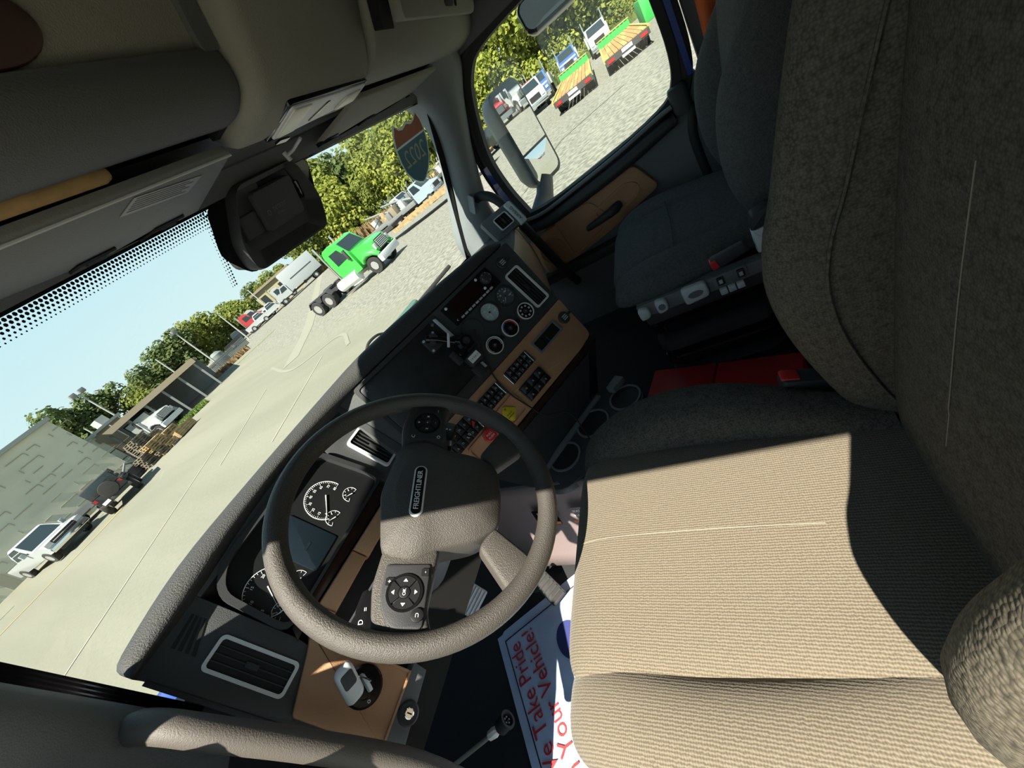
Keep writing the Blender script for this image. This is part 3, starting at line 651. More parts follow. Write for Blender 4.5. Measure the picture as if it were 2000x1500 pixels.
# flat black tray with corner tabs
MB(CP).prism(roundpoly([(.045, .022), (.318, .020), (.338, .04), (.338, .205), (.32, .224), (.045, .226)], .01), 0, .004, .002).build('flat_tray', mat('tray_black', (.020, .021, .022), .4, noise=(25, .35)), db, label='flat black mounting plate')
MB(CP).frameprism(roundpoly([(.034, .012), (.348, .010), (.348, .232), (.034, .236)], .012), roundpoly([(.045, .022), (.338, .020), (.338, .222), (.045, .226)], .010), 0, .007).build('tray_rim', 'black_plastic', db)
for a, b in ((.06, .21), (.325, .212), (.325, .035)): MB(CP.at(a, b, .004)).lathe([(.0045, 0), (.0045, .002), (.003, .003)], 10).build('screw', 'grey_plastic', db)
MB(CP).prism([(.336, .150), (.346, .145), (.346, .218), (.336, .222)], .004, .010, .002).build('bracket_bar', 'silver_plastic', db); MB(CP).prism([(.334, .014), (.345, .012), (.345, .032), (.334, .034)], .004, .010, .002).build('bracket_bar', 'silver_plastic', db)
# radio
rd = MB(CP).prism(rrect(.376, .581, .158, .227, .003), 0, .008, .002).build('radio', 'gloss_black', db, label='black radio with a row of small buttons')
MB(CP).prism(rrect(.402, .520, .174, .222, .002), .008, .009).build('radio_display', mat('display_red', (.018, .006, .006), .12), rd)
for i in range(9): MB(CP).prism(rrect(.403 + i * .0165, .415 + i * .0165, .1625, .1685, .001), .008, .0115, .0008).build('radio_button', 'grey_ink', rd)
kn = MB(CP.at(.552, .199, .008)).lathe([(.019, 0), (.018, .010), (.015, .012)], 24).build('volume_knob', 'black_plastic', rd, smooth=40)
for a, b, s_ in ((.389, .217, 'o'), (.525, .217, 'o'), (.527, .179, 'o')):
    MB(CP.at(a, b, .008)).lathe([(.0045, 0), (.0045, .0025), (.0035, .003)], 14).build('radio_button', 'white_ink', rd)
for q in range(6): text('IIIIII'[q], CP, .552 + .014 * cos(q), .199 + .014 * sin(q), .0205, .006, 'white_ink', kn, 'numeral')
text('c', CP, .389, .170, .0085, .012, 'white_ink', rd)
# round gauges, blank ring, climate knobs
def cp_gauge(a, b, r, face, nm='gauge'):
    g = MB(CP).ring(r, r * .88, 0, .008, 32, a, b).build(nm, 'black_plastic', db, smooth=40)
    MB(CP).prism(circ(a, b, r * .89, 32), 0, .003).build('gauge_face', face, g); return g
for a, f in ((.556, 'gauge_face_dark'), (.479, 'gauge_face_light')):
    mat('gauge_face_dark', (.09, .11, .12), .35); mat('gauge_face_light', (.42, .52, .52), .35)
    g = cp_gauge(a, .1175, .033, f)
    m = MB(CP); ink = 'white_ink'
    for i in range(11):
        t = lerp(radians(215), radians(-35), i / 10); c, s = cos(t), sin(t); q = (-s * .0005, c * .0005)
        m.prism([(a + .027 * c - q[0], .1175 + .027 * s - q[1]), (a + .027 * c + q[0], .1175 + .027 * s + q[1]), (a + .022 * c + q[0], .1175 + .022 * s + q[1]), (a + .022 * c - q[0], .1175 + .022 * s - q[1])], .003, .0036)
    m.build('dial_ticks', ink, g)
    for i, s_ in enumerate(('0', '50', '100', '150')):
        t = lerp(radians(205), radians(-25), i / 3); text(s_, CP, a + .017 * cos(t), .1175 + .015 * sin(t), .0033, .007, ink, g, 'numeral')
    m = MB(CP); t = radians(225 if a > .5 else 262); c, s = cos(t), sin(t); q = (-s * .0009, c * .0009)
    m.prism([(a - q[0], .1175 - q[1]), (a + q[0], .1175 + q[1]), (a + c * .022, .1175 + s * .022)], .0036, .005); m.build('needle', ink, g)
    MB(CP.at(a, .1175, .0036)).lathe([(.003, 0), (.003, .002)], 12).build('needle_hub', 'black_plastic', g)
g = MB(CP).ring(.036, .0335, 0, .004, 36, .400, .1175).build('blank_cover', 'black_plastic', db, smooth=40); MB(CP).prism(circ(.400, .1175, .0335, 36), 0, .002).build('blank_plate', 'dash_black', g)
def knob(a, b, kind):
    k_ = MB(CP.at(a, b, 0)).lathe([(.029, 0), (.029, .006), (.026, .007), (.0255, .016)], 32).build('climate_knob', 'black_plastic', db, smooth=30, label='round climate knob with a silver rim')
    MB(CP).ring(.0275, .0245, .014, .019, 32, a, b).build('knob_rim', 'silver', k_, smooth=40)
    MB(CP).prism(circ(a, b, .0246, 32), .012, .0165).build('knob_face', 'gloss_black', k_)
    if kind == 'temp':
        for t0, t1, mm in ((-.4, 1.5, 'red_plastic'), (1.65, 3.6, mat('blue_ink', (.05, .10, .45), .5).name)):
            m = MB(CP); arc(m, a, b, .023, .003, t0, t1, .0165, .0172, 14); m.build('temperature_band', mm, k_)
    else:
        n_ = 8 if kind == 'mode' else 1
        if kind == 'fan': m = MB(CP); arc(m, a, b, .022, .0012, -.6, 3.8, .0165, .0172, 20); m.build('fan_band', 'white_ink', k_)
        for i in range(n_ if n_ > 1 else 0):
            t = i * 2 * pi / n_; MB(CP).prism(rrect(a + .0165 * cos(t) - .003, a + .0165 * cos(t) + .003, b + .0165 * sin(t) - .003, b + .0165 * sin(t) + .003, .001), .0165, .0171).build('mode_icon', 'grey_ink', k_)
    MB(CP.at(a, b, .0165)).lathe([(.007, 0), (.0065, .003)], 16).build('knob_cap', 'black_plastic', k_, smooth=40)
    text('A/C'[0] if kind == 'fan' else 'I', CP, a, b, .0198, .006, 'white_ink', k_)
knob(.560, .039, 'mode'); knob(.482, .038, 'temp'); knob(.406, .037, 'fan')
for a in (.521, .444): MB(CP).prism(rrect(a - .007, a + .007, .030, .044, .002), 0, .003, .001).build('indicator', 'gloss_black', db)
vent(CP, .604, .666, .015, .163, 'air_vent', db, 4)
for a, b in ((.635, .198), (.640, -.066)):
    s_ = MB(CP.at(a, b, 0 if b > 0 else .006)).lathe([(.020, 0), (.020, .006), (.0175, .010)], 24).build('power_socket', 'black_plastic', db, smooth=30, label='round power socket with a flip cap')
    for k in range(3): MB(CP.at(a, b, .010 if b > 0 else .016)).box(-.009, .009, -.008 + k * .006, -.005 + k * .006, 0, .0006).build('socket_print', 'grey_ink', s_)
    MB(CP.at(a, b, .004 if b > 0 else .010)).box(.018, .030, -.006, .003, 0, .005).build('cap_tab', 'black_plastic', s_)
# storage slot
s_ = MB(CP).frameprism(rrect(.492, .605, -.088, -.042, .002), rrect(.498, .599, -.082, -.048, .002), 0, .013).build('storage_slot', 'grey_plastic', db)
MB(CP).box(.498, .599, -.082, -.048, .0062, .0072).build('slot_floor', 'vent_black', s_); MB(CP).box(.545, .549, -.082, -.06, .007, .010).build('slot_divider', 'black_plastic', s_)
# rocker switch banks
ICON = ['a', 'o', 'x', 'n', 'v', 'u', 's', 'z']
def bank(a0, a1, b0, b1, cols, rows, caps, label=None, icons=True):
    t = MB(CP).prism(rrect(a0, a1, b0, b1, .003), .004, .010, .002).build('switch_bank', 'gloss_black', db, label=label)
    for e in ((a0 - .001, a0 + .007), (a1 - .007, a1 + .001)):
        if caps: MB(CP).prism(rrect(e[0], e[1], b0, b1, .003), .008, .0135, .0015).build('end_cap', 'chrome', t)
    x0, x1 = (a0 + .009, a1 - .009) if caps else (a0 + .002, a1 - .002)
    for i in range(cols):
        for j in range(rows):
            ca, cb = lerp(x0, x1, i / cols) + .0009, lerp(x0, x1, (i + 1) / cols) - .0009; d0, d1 = lerp(b0, b1, j / rows) + .001, lerp(b0, b1, (j + 1) / rows) - .001
            k = MB(CP).prism(rrect(ca, cb, d0, d1, .001), .010, .0155 + .002 * ((i + j) % 2), .0015).build('rocker_switch', 'switch_black', t)
            if icons: text(ICON[(i * 3 + j * 5) % 8], CP, (ca + cb) / 2, (d0 + d1) / 2, .0178, .013, 'grey_ink', k, 'switch_icon')
bank(.356, .462, -.086, -.040, 5, 2, True); bank(.226, .325, -.086, -.037, 5, 2, True); bank(.354, .455, -.160, -.106, 3, 2, False)
bank(.085, .205, -.10, -.035, 5, 2, True)
# recess with yellow notice, red knob recess
MB(CP).frameprism(rrect(.235, .335, -.166, -.098, .012), rrect(.241, .329, -.160, -.104, .010), .004, .010).build('recess_rim', 'brown_trim', db, smooth=50)
ys = MB(CP.at(.280, -.131, .006, radians(40))).prism(rrect(-.020, .020, -.020, .020, .004), 0, .003, .0008).build('yellow_notice', 'yellow', db, label='yellow diamond notice')
for i, s_ in enumerate(('TRAILER', 'PARKING')): text(s_, CP, .280, -.132 - i * .008, .0092, .006, 'vent_black', ys)
text('*', CP, .280, -.117, .0092, .018, 'vent_black', ys)
MB(CP).frameprism(rrect(.115, .222, -.166, -.108, .012), rrect(.121, .216, -.160, -.114, .010), .004, .010).build('recess_rim', 'brown_trim', db, smooth=50)
rk = MB(CP.at(.190, -.126, .006)).lathe([(.008, 0), (.008, .012), (.021, .016), (.021, .024), (.017, .027)], 8).build('red_valve_knob', 'red_plastic', db, smooth=20, label='red octagonal brake valve knob'); text('PULL', CP, .190, -.122, .0332, .009, 'white_ink', rk); text('PUSH', CP, .190, -.132, .0332, .009, 'white_ink', rk)
MB(CP).prism([(.175, -.078), (.192, -.070), (.188, -.060)], .004, .018).build('warning_switch', 'red_plastic', db)

# --- passenger side of the dash
m = MB()
def pside(a, b):
    y = lerp(.10, .30, max(0, a - .1) ** 1.2); x = lerp(.90, 1.56, a); top = lerp(.760, .725, a)
    prof = [(.0, top), (-.012, top - .03), (-.02, top - .12), (-.015, .50), (.03, .40), (.12, .33)]
    k = b * 5; i = min(int(k), 4); t = k - i; q = (lerp(prof[i][0], prof[i + 1][0], t), lerp(prof[i][1], prof[i + 1][1], t)); return (x, y + q[0] - .02, q[1])
m.grid(pside, 14, 15); m.build('passenger_panel', 'brown_trim', db, smooth=60, solid=.01, label='tan passenger dash panel')
m = MB(); m.grid(lambda a, b: (lerp(.88, 1.56, a), lerp(.10 + .20 * max(0, a - .1) ** 1.2 - .03, ws(lerp(.88, 1.54, a), 0).y - .01, b), lerp(.760 - .035 * a, .705, b) + .006 * sin(pi * b)), 12, 6); m.build('passenger_top', 'pad_black', db, smooth=60, solid=.012)
PV = Fr((1.365, .205, .785), (.72, -.69, -.05), (.25, .32, .91)); PV.n = -PV.n if PV.n.y > 0 else PV.n
MB(PV).prism(rrect(-.075, .10, -.05, .06, .01), -.03, 0, .004).build('corner_panel', 'grey_plastic', db)
vent(PV, -.028, .045, -.028, .035, 'corner_vent', db, 3, .004)
MB(PV).prism(rrect(.056, .088, -.06, .055, .006), -.01, .014, .004).build('corner_trim', 'silver_plastic', db)
text('AIRBAG', PV.at(.071, -.005, .0142, radians(90)), 0, 0, 0, .020, 'black_plastic', db)
# --- lower centre console with cup holders
m = MB(); LB = [(.06, -.20), (.61, -.20), (.665, -.19)]
A = [CP.p(.10, -.196, -.01), CP.p(.61, -.198, -.01), CP.p(.672, -.18, -.01)]
Bt = [V((.30, .12, .33)), V((.60, -.02, .33)), V((.76, -.02, .30))]; Ct = [V((.33, .25, .0)), V((.66, .12, .0)), V((.80, .12, .0))]
m.rings([[tuple(q) for q in A], [tuple(q) for q in Bt], [tuple(q) for q in Ct]], closed=False); m.build('lower_console', 'black_plastic', db, smooth=0, solid=.02)
m = MB(); i = m.add([tuple(A[2]), tuple(Bt[2]), tuple(Ct[2]), (1.0, .5, 0), (1.0, .4, .5)]); m.f.append((i, i + 1, i + 2, i + 3, i + 4)); m.build('console_side', 'black_plastic', db, smooth=0, solid=.015)
# cup holder tray
ct = thing('cup_holder_tray', 'black cup holder tray below the centre of the dashboard', 'cup holder', (.45, -.05, .25))
TP = roundpoly([(.30, .16), (.27, .02), (.33, -.06), (.42, -.15), (.55, -.22), (.64, -.14), (.60, .0), (.52, .10)], .03)
cups = ((.385, .032, .048), (.487, -.052, .050), (.555, -.155, .046))
bm = MB(); bm.prism(TP, .315, .338, .006)
trayo = bm.build('tray', 'black_plastic', ct)
for x, y, r in cups:
    MB().ring(r + .004, r - .002, .336, .342, 36, x, y).build('cup_ring', 'grey_plastic', ct, smooth=40)
    MB().lathe([(r - .001, .3405), (r - .004, .3385), (.001, .3385)], 36, x, y, cap=False).build('cup_well', 'vent_black', ct, smooth=30)
MB().prism([(.34, .09), (.36, .105), (.60, -.06), (.59, -.075)], .338, .345, .002).build('tray_divider', 'grey_plastic', ct)
MB().prism(roundpoly([(.52, .06), (.55, .03), (.585, .06), (.55, .09)], .005), .338, .375, .004).build('tray_tab', 'grey_plastic', ct)
MB().prism(roundpoly([(.60, -.10), (.645, -.13), (.625, -.16), (.585, -.125)], .004), .338, .36, .003).build('phone_slot', 'grey_plastic', ct)
MB().lathe([(.05, .0), (.05, .315)], 12, .45, .05).build('stem', 'black_plastic', ct)
# --- slanted knee bolster right of the driver's legs
mat('bolster', (.16, .125, .12), .6, bump=(500, .4))
kb = thing('knee_bolster', 'mauve grey slanted knee bolster with stickers beside the pedals', 'panel', (.27, .12, .0))
def bol(a, b): return (lerp(.30, .215, b) + .02 * sin(pi * b), lerp(-.10, .45, a), lerp(.375 - .05 * (1 - a), .02, b))
m = MB(); m.grid(bol, 8, 8); m.build('bolster_face', 'bolster', kb, smooth=60, solid=.012)
m = MB(); m.tube([bol(a / 8, .38) for a in range(9)], .006, 6); m.build('bolster_ridge', 'bolster', kb, smooth=60)
SBF = Fr((.268, .07, .225), (-.02, -1, -.05), (.28, 0, .96)); SBF.n = -SBF.n if SBF.n.x > 0 else SBF.n
for a, nm, lab in ((-.075, 'notice_label', 'black notice label'), (.045, 'notice_label', 'orange edged notice label')):
    l = MB(SBF).prism(rrect(a - .04, a + .04, -.03, .03, .004), .008, .009).build(nm, 'gloss_black' if a < 0 else 'bolster', kb, label=lab)
    text('SEAT BELT', SBF, a, .016, .0092, .011, 'white_ink', l); text('WARNING', SBF, a, .0, .0092, .011, 'white_ink', l); MB(SBF).box(a - .038, a + .038, -.028, -.018, .009, .0095).build('label_bar', mat('orange_ink', (.6, .16, .05), .6), l)

# ================================================================== STEERING WHEEL
WF = Fr((0, 0, .78), (.9672, .2153, .1347), (-.2481, .6879, .6821))
sw = thing('steering_wheel', 'large black four-spoke steering wheel, half of it in sunlight', 'steering wheel', (0, 0, .78))
mat('wheel_leather', (.062, .056, .049), .5, bump=(600, .7))
N, K = 96, 16; R = []
for i in range(N):
    t = 2 * pi * i / N; R.append([((.2125 + .0165 * cos(q)) * cos(t), (.2125 + .0165 * cos(q)) * sin(t), .019 * sin(q)) for q in (2 * pi * j / K for j in range(K))])
m = MB(WF); m.rings(R + [R[0]]); m.build('rim', 'wheel_leather', sw, smooth=80, weld=True)
HUB = roundpoly([(-.098, .048), (0, .066), (.098, .048), (.108, .0), (.090, -.035), (.078, -.092), (.055, -.128), (0, -.133), (-.055, -.128), (-.078, -.092), (-.090, -.035), (-.108, .0)], .015, 3)
def sc_(P, s, dy=0): return [(x * s, y * s + dy) for x, y in P]
m = MB(WF); m.rings([[(x, y, h) for x, y in sc_(HUB, s, dy)] for s, h, dy in ((.80, -.075, 0), (.97, -.055, 0), (1, -.02, 0), (1, .0, 0), (.97, .008, 0), (.80, .014, -.004), (.72, .021, -.006), (.3, .024, -.008))], True, True)
m.build('airbag_cover', 'wheel_leather', sw, smooth=60)
for sgn in (-1, 1):
    P = roundpoly([(sgn * .085, .045), (sgn * .14, .052), (sgn * .213, .040), (sgn * .215, -.040), (sgn * .17, -.026), (sgn * .085, -.038)], .012)
    MB(WF).prism(P, -.022, .003, .006).build('upper_spoke', 'wheel_leather', sw, smooth=50)
    P = roundpoly([(sgn * .050, -.118), (sgn * .085, -.095), (sgn * .150, -.140), (sgn * .163, -.142), (sgn * .122, -.180), (sgn * .10, -.178)], .010)
    MB(WF).prism(P, -.022, .002, .006).build('lower_spoke', 'wheel_leather', sw, smooth=50)
    pd = MB(WF).prism(roundpoly([(sgn * .112, .036), (sgn * .160, .038), (sgn * .192, .022), (sgn * .194, -.022), (sgn * .112, -.026)], [.004, .015, .012, .006, .004]), .0, .006, .002).build('button_pod', 'black_plastic', sw, smooth=40, label='black button pod')
    MB(WF).ring(.0245, .0215, .004, .008, 32, sgn * .150, .006).build('pad_ring', 'gloss_black', pd, smooth=40)
    for q in range(4):
        t0 = q * pi / 2 + pi / 4 + .06; m = MB(WF); arc(m, sgn * .150, .006, .021, .0125, t0, t0 + pi / 2 - .12, .004, .0085, 6); b_ = m.build('pad_button', 'switch_black', pd)
        tt = t0 + pi / 4 - .06; c, s = cos(tt), sin(tt)
        if sgn < 0: m = MB(WF); m.prism([(sgn * .150 + .0175 * c, .006 + .0175 * s), (sgn * .150 + .0135 * c - .003 * s, .006 + .0135 * s + .003 * c), (sgn * .150 + .0135 * c + .003 * s, .006 + .0135 * s - .003 * c)], .0085, .009); m.build('arrow_mark', 'white_ink', b_)
        else: text('+z-x'[q], WF, sgn * .150 + .015 * c, .006 + .015 * s, .0088, .009, 'white_ink', b_, 'button_mark')
    b_ = MB(WF).prism(circ(sgn * .150, .006, .0078, 20), .004, .009, .001).build('pad_button', 'switch_black', pd); text('OK' if sgn < 0 else 'e', WF, sgn * .150, .006, .0092, .006, 'white_ink', b_, 'button_mark')
    if sgn < 0:
        b_ = MB(WF).prism(circ(-.178, -.014, .0085, 20), .005, .009, .001).build('pad_button', 'switch_black', pd); text('U', WF, -.178, -.014, .0092, .007, 'white_ink', b_, 'button_mark', ang=pi / 2)
        for a in (-.124, -.136):
            b_ = MB(WF).prism(rrect(a - .005, a + .005, -.024 if a > -.13 else .022, -.014 if a > -.13 else .033, .001), .005, .008).build('pad_button', 'switch_black', pd); text('-' if a > -.13 else '+', WF, a, -.019 if a > -.13 else .0275, .0082, .008, 'white_ink', b_, 'button_mark')
    else:
        for a, b, s_ in ((.118, .028, 'C'), (.118, -.018, 'O'), (.182, -.012, '~')): text(s_, WF, a, b, .0062, .009, 'white_ink', pd, 'button_mark')
em = MB(WF.at(-.004, .004, .0225)).prism(rrect(-.045, .045, -.0105, .0105, .0104, 8), 0, .004, .0015).build('emblem', 'silver', sw, smooth=40, label='chrome oval name badge')
MB(WF.at(-.004, .004, .0265)).prism(rrect(-.042, .042, -.0078, .0078, .0077, 8), -.001, .0006).build('emblem_field', 'gloss_black', em)
text('FREIGHTLINER', WF, -.004, .0042, .0272, .0115, 'white_ink', em, 'lettering', .0006, sx=.92)
# column shroud and stalks
m = MB(); AX = -WF.n
R = []
for d, r, f_ in ((.03, .05, 1), (.06, .065, 1), (.12, .075, .9), (.22, .07, .85), (.30, .06, .85)):
    c = V((0, 0, .78)) + AX * d; fr = frame_to(c, WF.n); R.append([tuple(fr.p(r * cos(2 * pi * i / 20), r * f_ * sin(2 * pi * i / 20))) for i in range(20)])
m.rings(R, True, True)
sc1 = tag(m.build('column_shroud', mat('shroud_grey', (.045, .050, .055), .55), smooth=50), 'dark grey steering column shroud behind the wheel', 'column shroud')
tk = thing('turn_stalk', 'black multifunction stalk on the left of the steering column', 'stalk', (-.13, .11, .70))
MB().tube([(-.06, .085, .70), (-.10, .09, .715), (-.135, .095, .722)], [.014, .013, .016], 10, flat=.7).build('arm', 'black_plastic', tk, smooth=60)
SF2 = frame_to((-.165, .09, .728), WF.n); 
MB(SF2).prism(rrect(-.045, .035, -.02, .02, .008), -.012, .012, .006).build('pod', 'gloss_black', tk)
for i, s_ in enumerate('DD='): text(s_, SF2, -.03 + i * .018, .004, .0125, .010, 'white_ink', tk, 'stalk_icon', ang=.3)
MB().tube([(-.10, .092, .735), (-.21, .10, .752)], [.004, .003], 6).build('blade', 'black_plastic', tk)
MB().tube([(-.208, .10, .751), (-.216, .101, .752)], .004, 6).build('tip', 'white_ink', tk)
rt = thing('shift_stalk', 'black gear selector stalk on the right of the steering column', 'stalk', (.15, .12, .66))
MB().tube([(.06, .09, .69), (.13, .11, .685), (.18, .12, .69), (.225, .12, .70)], [.014, .014, .02, .022], 12, flat=.75).build('lever', 'gloss_black', rt, smooth=60)
SF3 = frame_to((.218, .105, .715), WF.n); MB(SF3).prism(rrect(-.03, .022, -.022, .022, .006), -.012, .008, .004).build('selector', 'switch_black', rt)
for i in range(4): MB(SF3).box(-.002, .002, -.012 + i * .007, -.008 + i * .007, .008, .0086).build('selector_mark', 'white_ink', rt)
MB().tube([(.08, .12, .64), (.16, .15, .62), (.235, .17, .615)], [.009, .009, .011], 10).build('retarder_lever', 'gloss_black', rt, smooth=60); text('1 0', SF3, .0, -.055, -.0, .012, 'white_ink', rt)
# ignition, key and fob
ig = MB(CL.at(.058, -.186, .010)).lathe([(.036, 0), (.036, .006), (.032, .010), (.022, .010), (.020, .014), (.017, .014)], 32).build('ignition_lock', 'gloss_black', db, smooth=30, label='black round ignition lock')
text('o', CL, .040, -.205, .0205, .012, 'white_ink', ig)
ky = thing('ignition_key', 'silver key with a grey fob standing in the ignition lock', 'key', tuple(CL.p(.058, -.186, .02)))
KF = Fr(CL.p(.062, -.182, .022), CL.n, CL.u * .5 + CL.w * .85)
MB(KF).box(0, .012, -.009, .009, -.0012, .0012).build('blade', 'chrome', ky)
MB(KF).prism(roundpoly([(.010, -.018), (.034, -.016), (.040, 0), (.034, .016), (.010, .018)], .005), -.003, .003, .001).build('bow', 'silver_plastic', ky)
KR = CL.p(.066, -.172, .058); fr = frame_to(KR, CL.u); m = MB(fr); R = []
for i in range(24):
    t = 2 * pi * i / 24; R.append([((.015 + .0013 * cos(q)) * cos(t), (.015 + .0013 * cos(q)) * sin(t), .0013 * sin(q)) for q in (0, 1.57, 3.14, 4.71)])
m.rings(R + [R[0]]); m.build('key_ring', 'chrome', ky, smooth=80)
FF = Fr(CL.p(.052, -.150, .060), CL.u * .8 - CL.w * .35, CL.u * .5 + CL.w * .85 + CL.n * .3); 
m = MB(FF); m.rings([[(x * s, y * s, h) for x, y in rrect(-.018, .018, -.034, .034, .012, 5)] for s, h in ((.7, -.009), (.95, -.006), (1, 0), (.95, .006), (.7, .009))], True, True); m.build('fob', 'silver_plastic', ky, smooth=60)
MB(FF).prism(rrect(-.012, .012, -.005, .022, .005), .0085, .0105, .001).build('fob_pad', 'black_plastic', ky)

# ================================================================== DEVICE MOUNT AND CORD
dm_ = thing('device_mount', 'black metal ball-joint device mount standing on the dash plate', 'device mount', tuple(CP.p(.29, .17, .005)))
MB(CP).prism(rrect(.262, .312, .150, .200, .004), .004, .012, .002).build('base_plate', 'black_plastic', dm_)
for a, b in ((.268, .156), (.306, .156), (.268, .194), (.306, .194)): MB(CP.at(a, b, .012)).lathe([(.004, 0), (.004, .003)], 8).build('bolt', 'silver_plastic', dm_)
MB(CP.at(.287, .176, .012)).lathe([(.012, 0), (.008, .008), (.012, .014), (.017, .024), (.012, .034)], 14).build('ball', 'black_plastic', dm_, smooth=60)
for s_ in (-.009, .009): MB().tube([tuple(CP.p(.283 + s_, .180 - s_, .034)), tuple(CP.p(.305 + s_, .150 - s_, .042)), tuple(CP.p(.330 + s_, .118 - s_, .040))], [.012, .008, .012], 10).build('arm_half', 'gloss_black', dm_, smooth=50)
MB().tube([tuple(CP.p(.296, .128, .05)), tuple(CP.p(.325, .155, .05))], .004, 8).build('clamp_screw', 'silver', dm_)
MB(CP.at(.343, .104, .028)).lathe([(.022, 0), (.024, .008), (.016, .022), (.014, .030)], 16).build('socket', 'black_plastic', dm_, smooth=40)
MB(CP.at(.343, .104, .050)).ring(.018, .011, 0, .010, 20).build('collar', 'gloss_black', dm_, smooth=40)
MB(CP).prism(rrect(.300, .360, .084, .098, .004), .03, .05, .003).build('cross_bar', 'gloss_black', dm_); MB(CP).prism(rrect(.280, .300, .070, .112, .004), .03, .045, .003).build('side_jaw', 'black_plastic', dm_)
bx_ = MB(CP).prism(rrect(.304, .352, .038, .074, .006), .018, .044, .004).build('cable_box', 'black_plastic', dm_); MB(CP).prism(rrect(.309, .346, .046, .067, .002), .044, .0448).build('paper_label', 'white_ink', bx_); text('1.0 Vdc C', CP, .3275, .056, .0449, .008, 'black_plastic', bx_)
MB(CP).prism(rrect(.300, .335, -.002, .040, .004), .006, .016, .003).build('tail_strap', 'black_plastic', dm_)
cp_ = [CP.p(.352, .062, .03), CP.p(.388, .110, .04), CP.p(.385, .085, .03), CP.p(.362, .04, .012), CP.p(.335, -.015, .012), CP.p(.325, -.09, .014), CP.p(.335, -.165, .02), CP.p(.345, -.215, .03), V((.50, .0, .40)), V((.46, -.03, .355)), V((.42, -.05, .35)), V((.36, -.06, .348)), V((.335, -.10, .36)), V((.325, -.13, .33))]
tag(MB().tube([tuple(q) for q in spline(cp_, 70)], .0022, 6).build('power_cord', 'rubber', smooth=70), 'thin black power cord running from the device mount down across the tan panel', 'cord')
# ================================================================== SEATS
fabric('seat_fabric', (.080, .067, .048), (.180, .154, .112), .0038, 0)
grain('seat_fabric_shade', (.040, .036, .030), (.105, .096, .080), 330)  # darker copy of the seat cloth, painting the parts in shade
grain('bolster_fabric_lit', (.055, .048, .037), (.175, .152, .112), 300, .0009)  # lighter copy of the same cloth, painting the sunlit left bolster
grain('seat_mesh', (.03, .028, .022), (.20, .185, .14), 190, .0015)
grain('pass_fabric', (.060, .062, .062), (.115, .117, .115), 330)
mat('thread', (.24, .215, .17), .8)
def superell(cx, cz, rx, rz, e=2.6, k=28):
    out = []
    for i in range(k):
        t = 2 * pi * i / k; c, s = cos(t), sin(t)
        out.append((cx + rx * abs(c) ** (2 / e) * (1 if c > 0 else -1), cz + rz * abs(s) ** (2 / e) * (1 if s > 0 else -1)))
    return out
def loft_y(stations, e=2.6):
    """stations: (y, cx, half width, z_top, z_bottom)"""
    m = MB(); R = []
    for y, cx, hw, zt, zb in stations: R.append([(x, y, z) for x, z in superell(cx, (zt + zb) / 2, hw, (zt - zb) / 2, e)])
    return m.rings(R, True, True)
def loft_z(stations, e=2.6):
    """stations: (z, cx, half width, y_front, y_back)"""
    m = MB(); R = []
    for z, cx, hw, yf, yb in stations: R.append([(x, y, z) for x, y in superell(cx, (yf + yb) / 2, hw, (yf - yb) / 2, e)])
    return m.rings(R, True, True)
def dense(st, n):
    """interpolate a table of tuples along its first column"""
    out = []; m = len(st) - 1
    pts = [st[0]] + list(st) + [st[-1]]
    for i in range(n + 1):
        t = i / n * m; k = min(int(t), m - 1); t -= k; a, b, c, d = pts[k:k + 4]
        out.append(tuple(.5 * (2 * b[j] + (c[j] - a[j]) * t + (2 * a[j] - 5 * b[j] + 4 * c[j] - d[j]) * t * t + (3 * b[j] - a[j] - 3 * c[j] + d[j]) * t ** 3) for j in range(len(b))))
    return out
ds = thing('driver_seat', 'large fabric driver seat in the foreground, cushion lit by the sun', 'seat', (.02, -.45, 0))
SX = .02
ins = [(-.118, SX + .00, .10, .455, .40), (-.124, SX, .165, .485, .38), (-.138, SX, .19, .508, .36), (-.165, SX, .200, .526, .36), (-.22, SX, .202, .534, .36), (-.32, SX, .196, .531, .36), (-.45, SX, .184, .526, .36), (-.58, SX, .176, .518, .36), (-.70, SX, .17, .505, .36)]
loft_y(dense(ins, 40), 6).build('cushion', 'seat_fabric', ds, smooth=60)
bol = [(-.122, .235, .030, .455, .40), (-.128, .236, .050, .490, .38), (-.150, .238, .064, .520, .36), (-.19, .245, .072, .545, .35), (-.25, .256, .078, .561, .35), (-.33, .262, .079, .568, .35), (-.42, .253, .076, .566, .35), (-.50, .233, .068, .552, .36), (-.58, .205, .058, .534, .37), (-.64, .190, .050, .52, .38)]
loft_y(dense(bol, 34), 2.5).build('side_bolster', 'seat_fabric_shade', ds, smooth=60)
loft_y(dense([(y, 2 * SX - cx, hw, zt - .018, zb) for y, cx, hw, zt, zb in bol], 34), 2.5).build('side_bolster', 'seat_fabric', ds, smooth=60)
m = MB(); P = []
for i in range(40):
    t = i / 39; y = lerp(-.15, -.515, t); P.append((SX + .003 + .004 * sin(3 * t), y, min(dense(ins, 80), key=lambda q: abs(q[0] - y))[3] + .0001))
m.tube(P, .0007, 5); m.build('stitch', 'thread', ds)
def seamline(tab, side, inset, name='piping'):
    P = [(cx + side * (hw * inset), y, zt - .010) for y, cx, hw, zt, zb in dense(tab, 30)]
    MB().tube(P, .0022, 6).build(name, 'seat_fabric_shade', ds, smooth=60)
MB().box(SX - .20, SX + .20, -.66, -.20, .20, .37).build('seat_pan', 'black_plastic', ds, bevel=.02)
MB().box(SX - .17, SX + .17, -.62, -.25, 0, .21).build('pedestal', 'black_plastic', ds, bevel=.02)
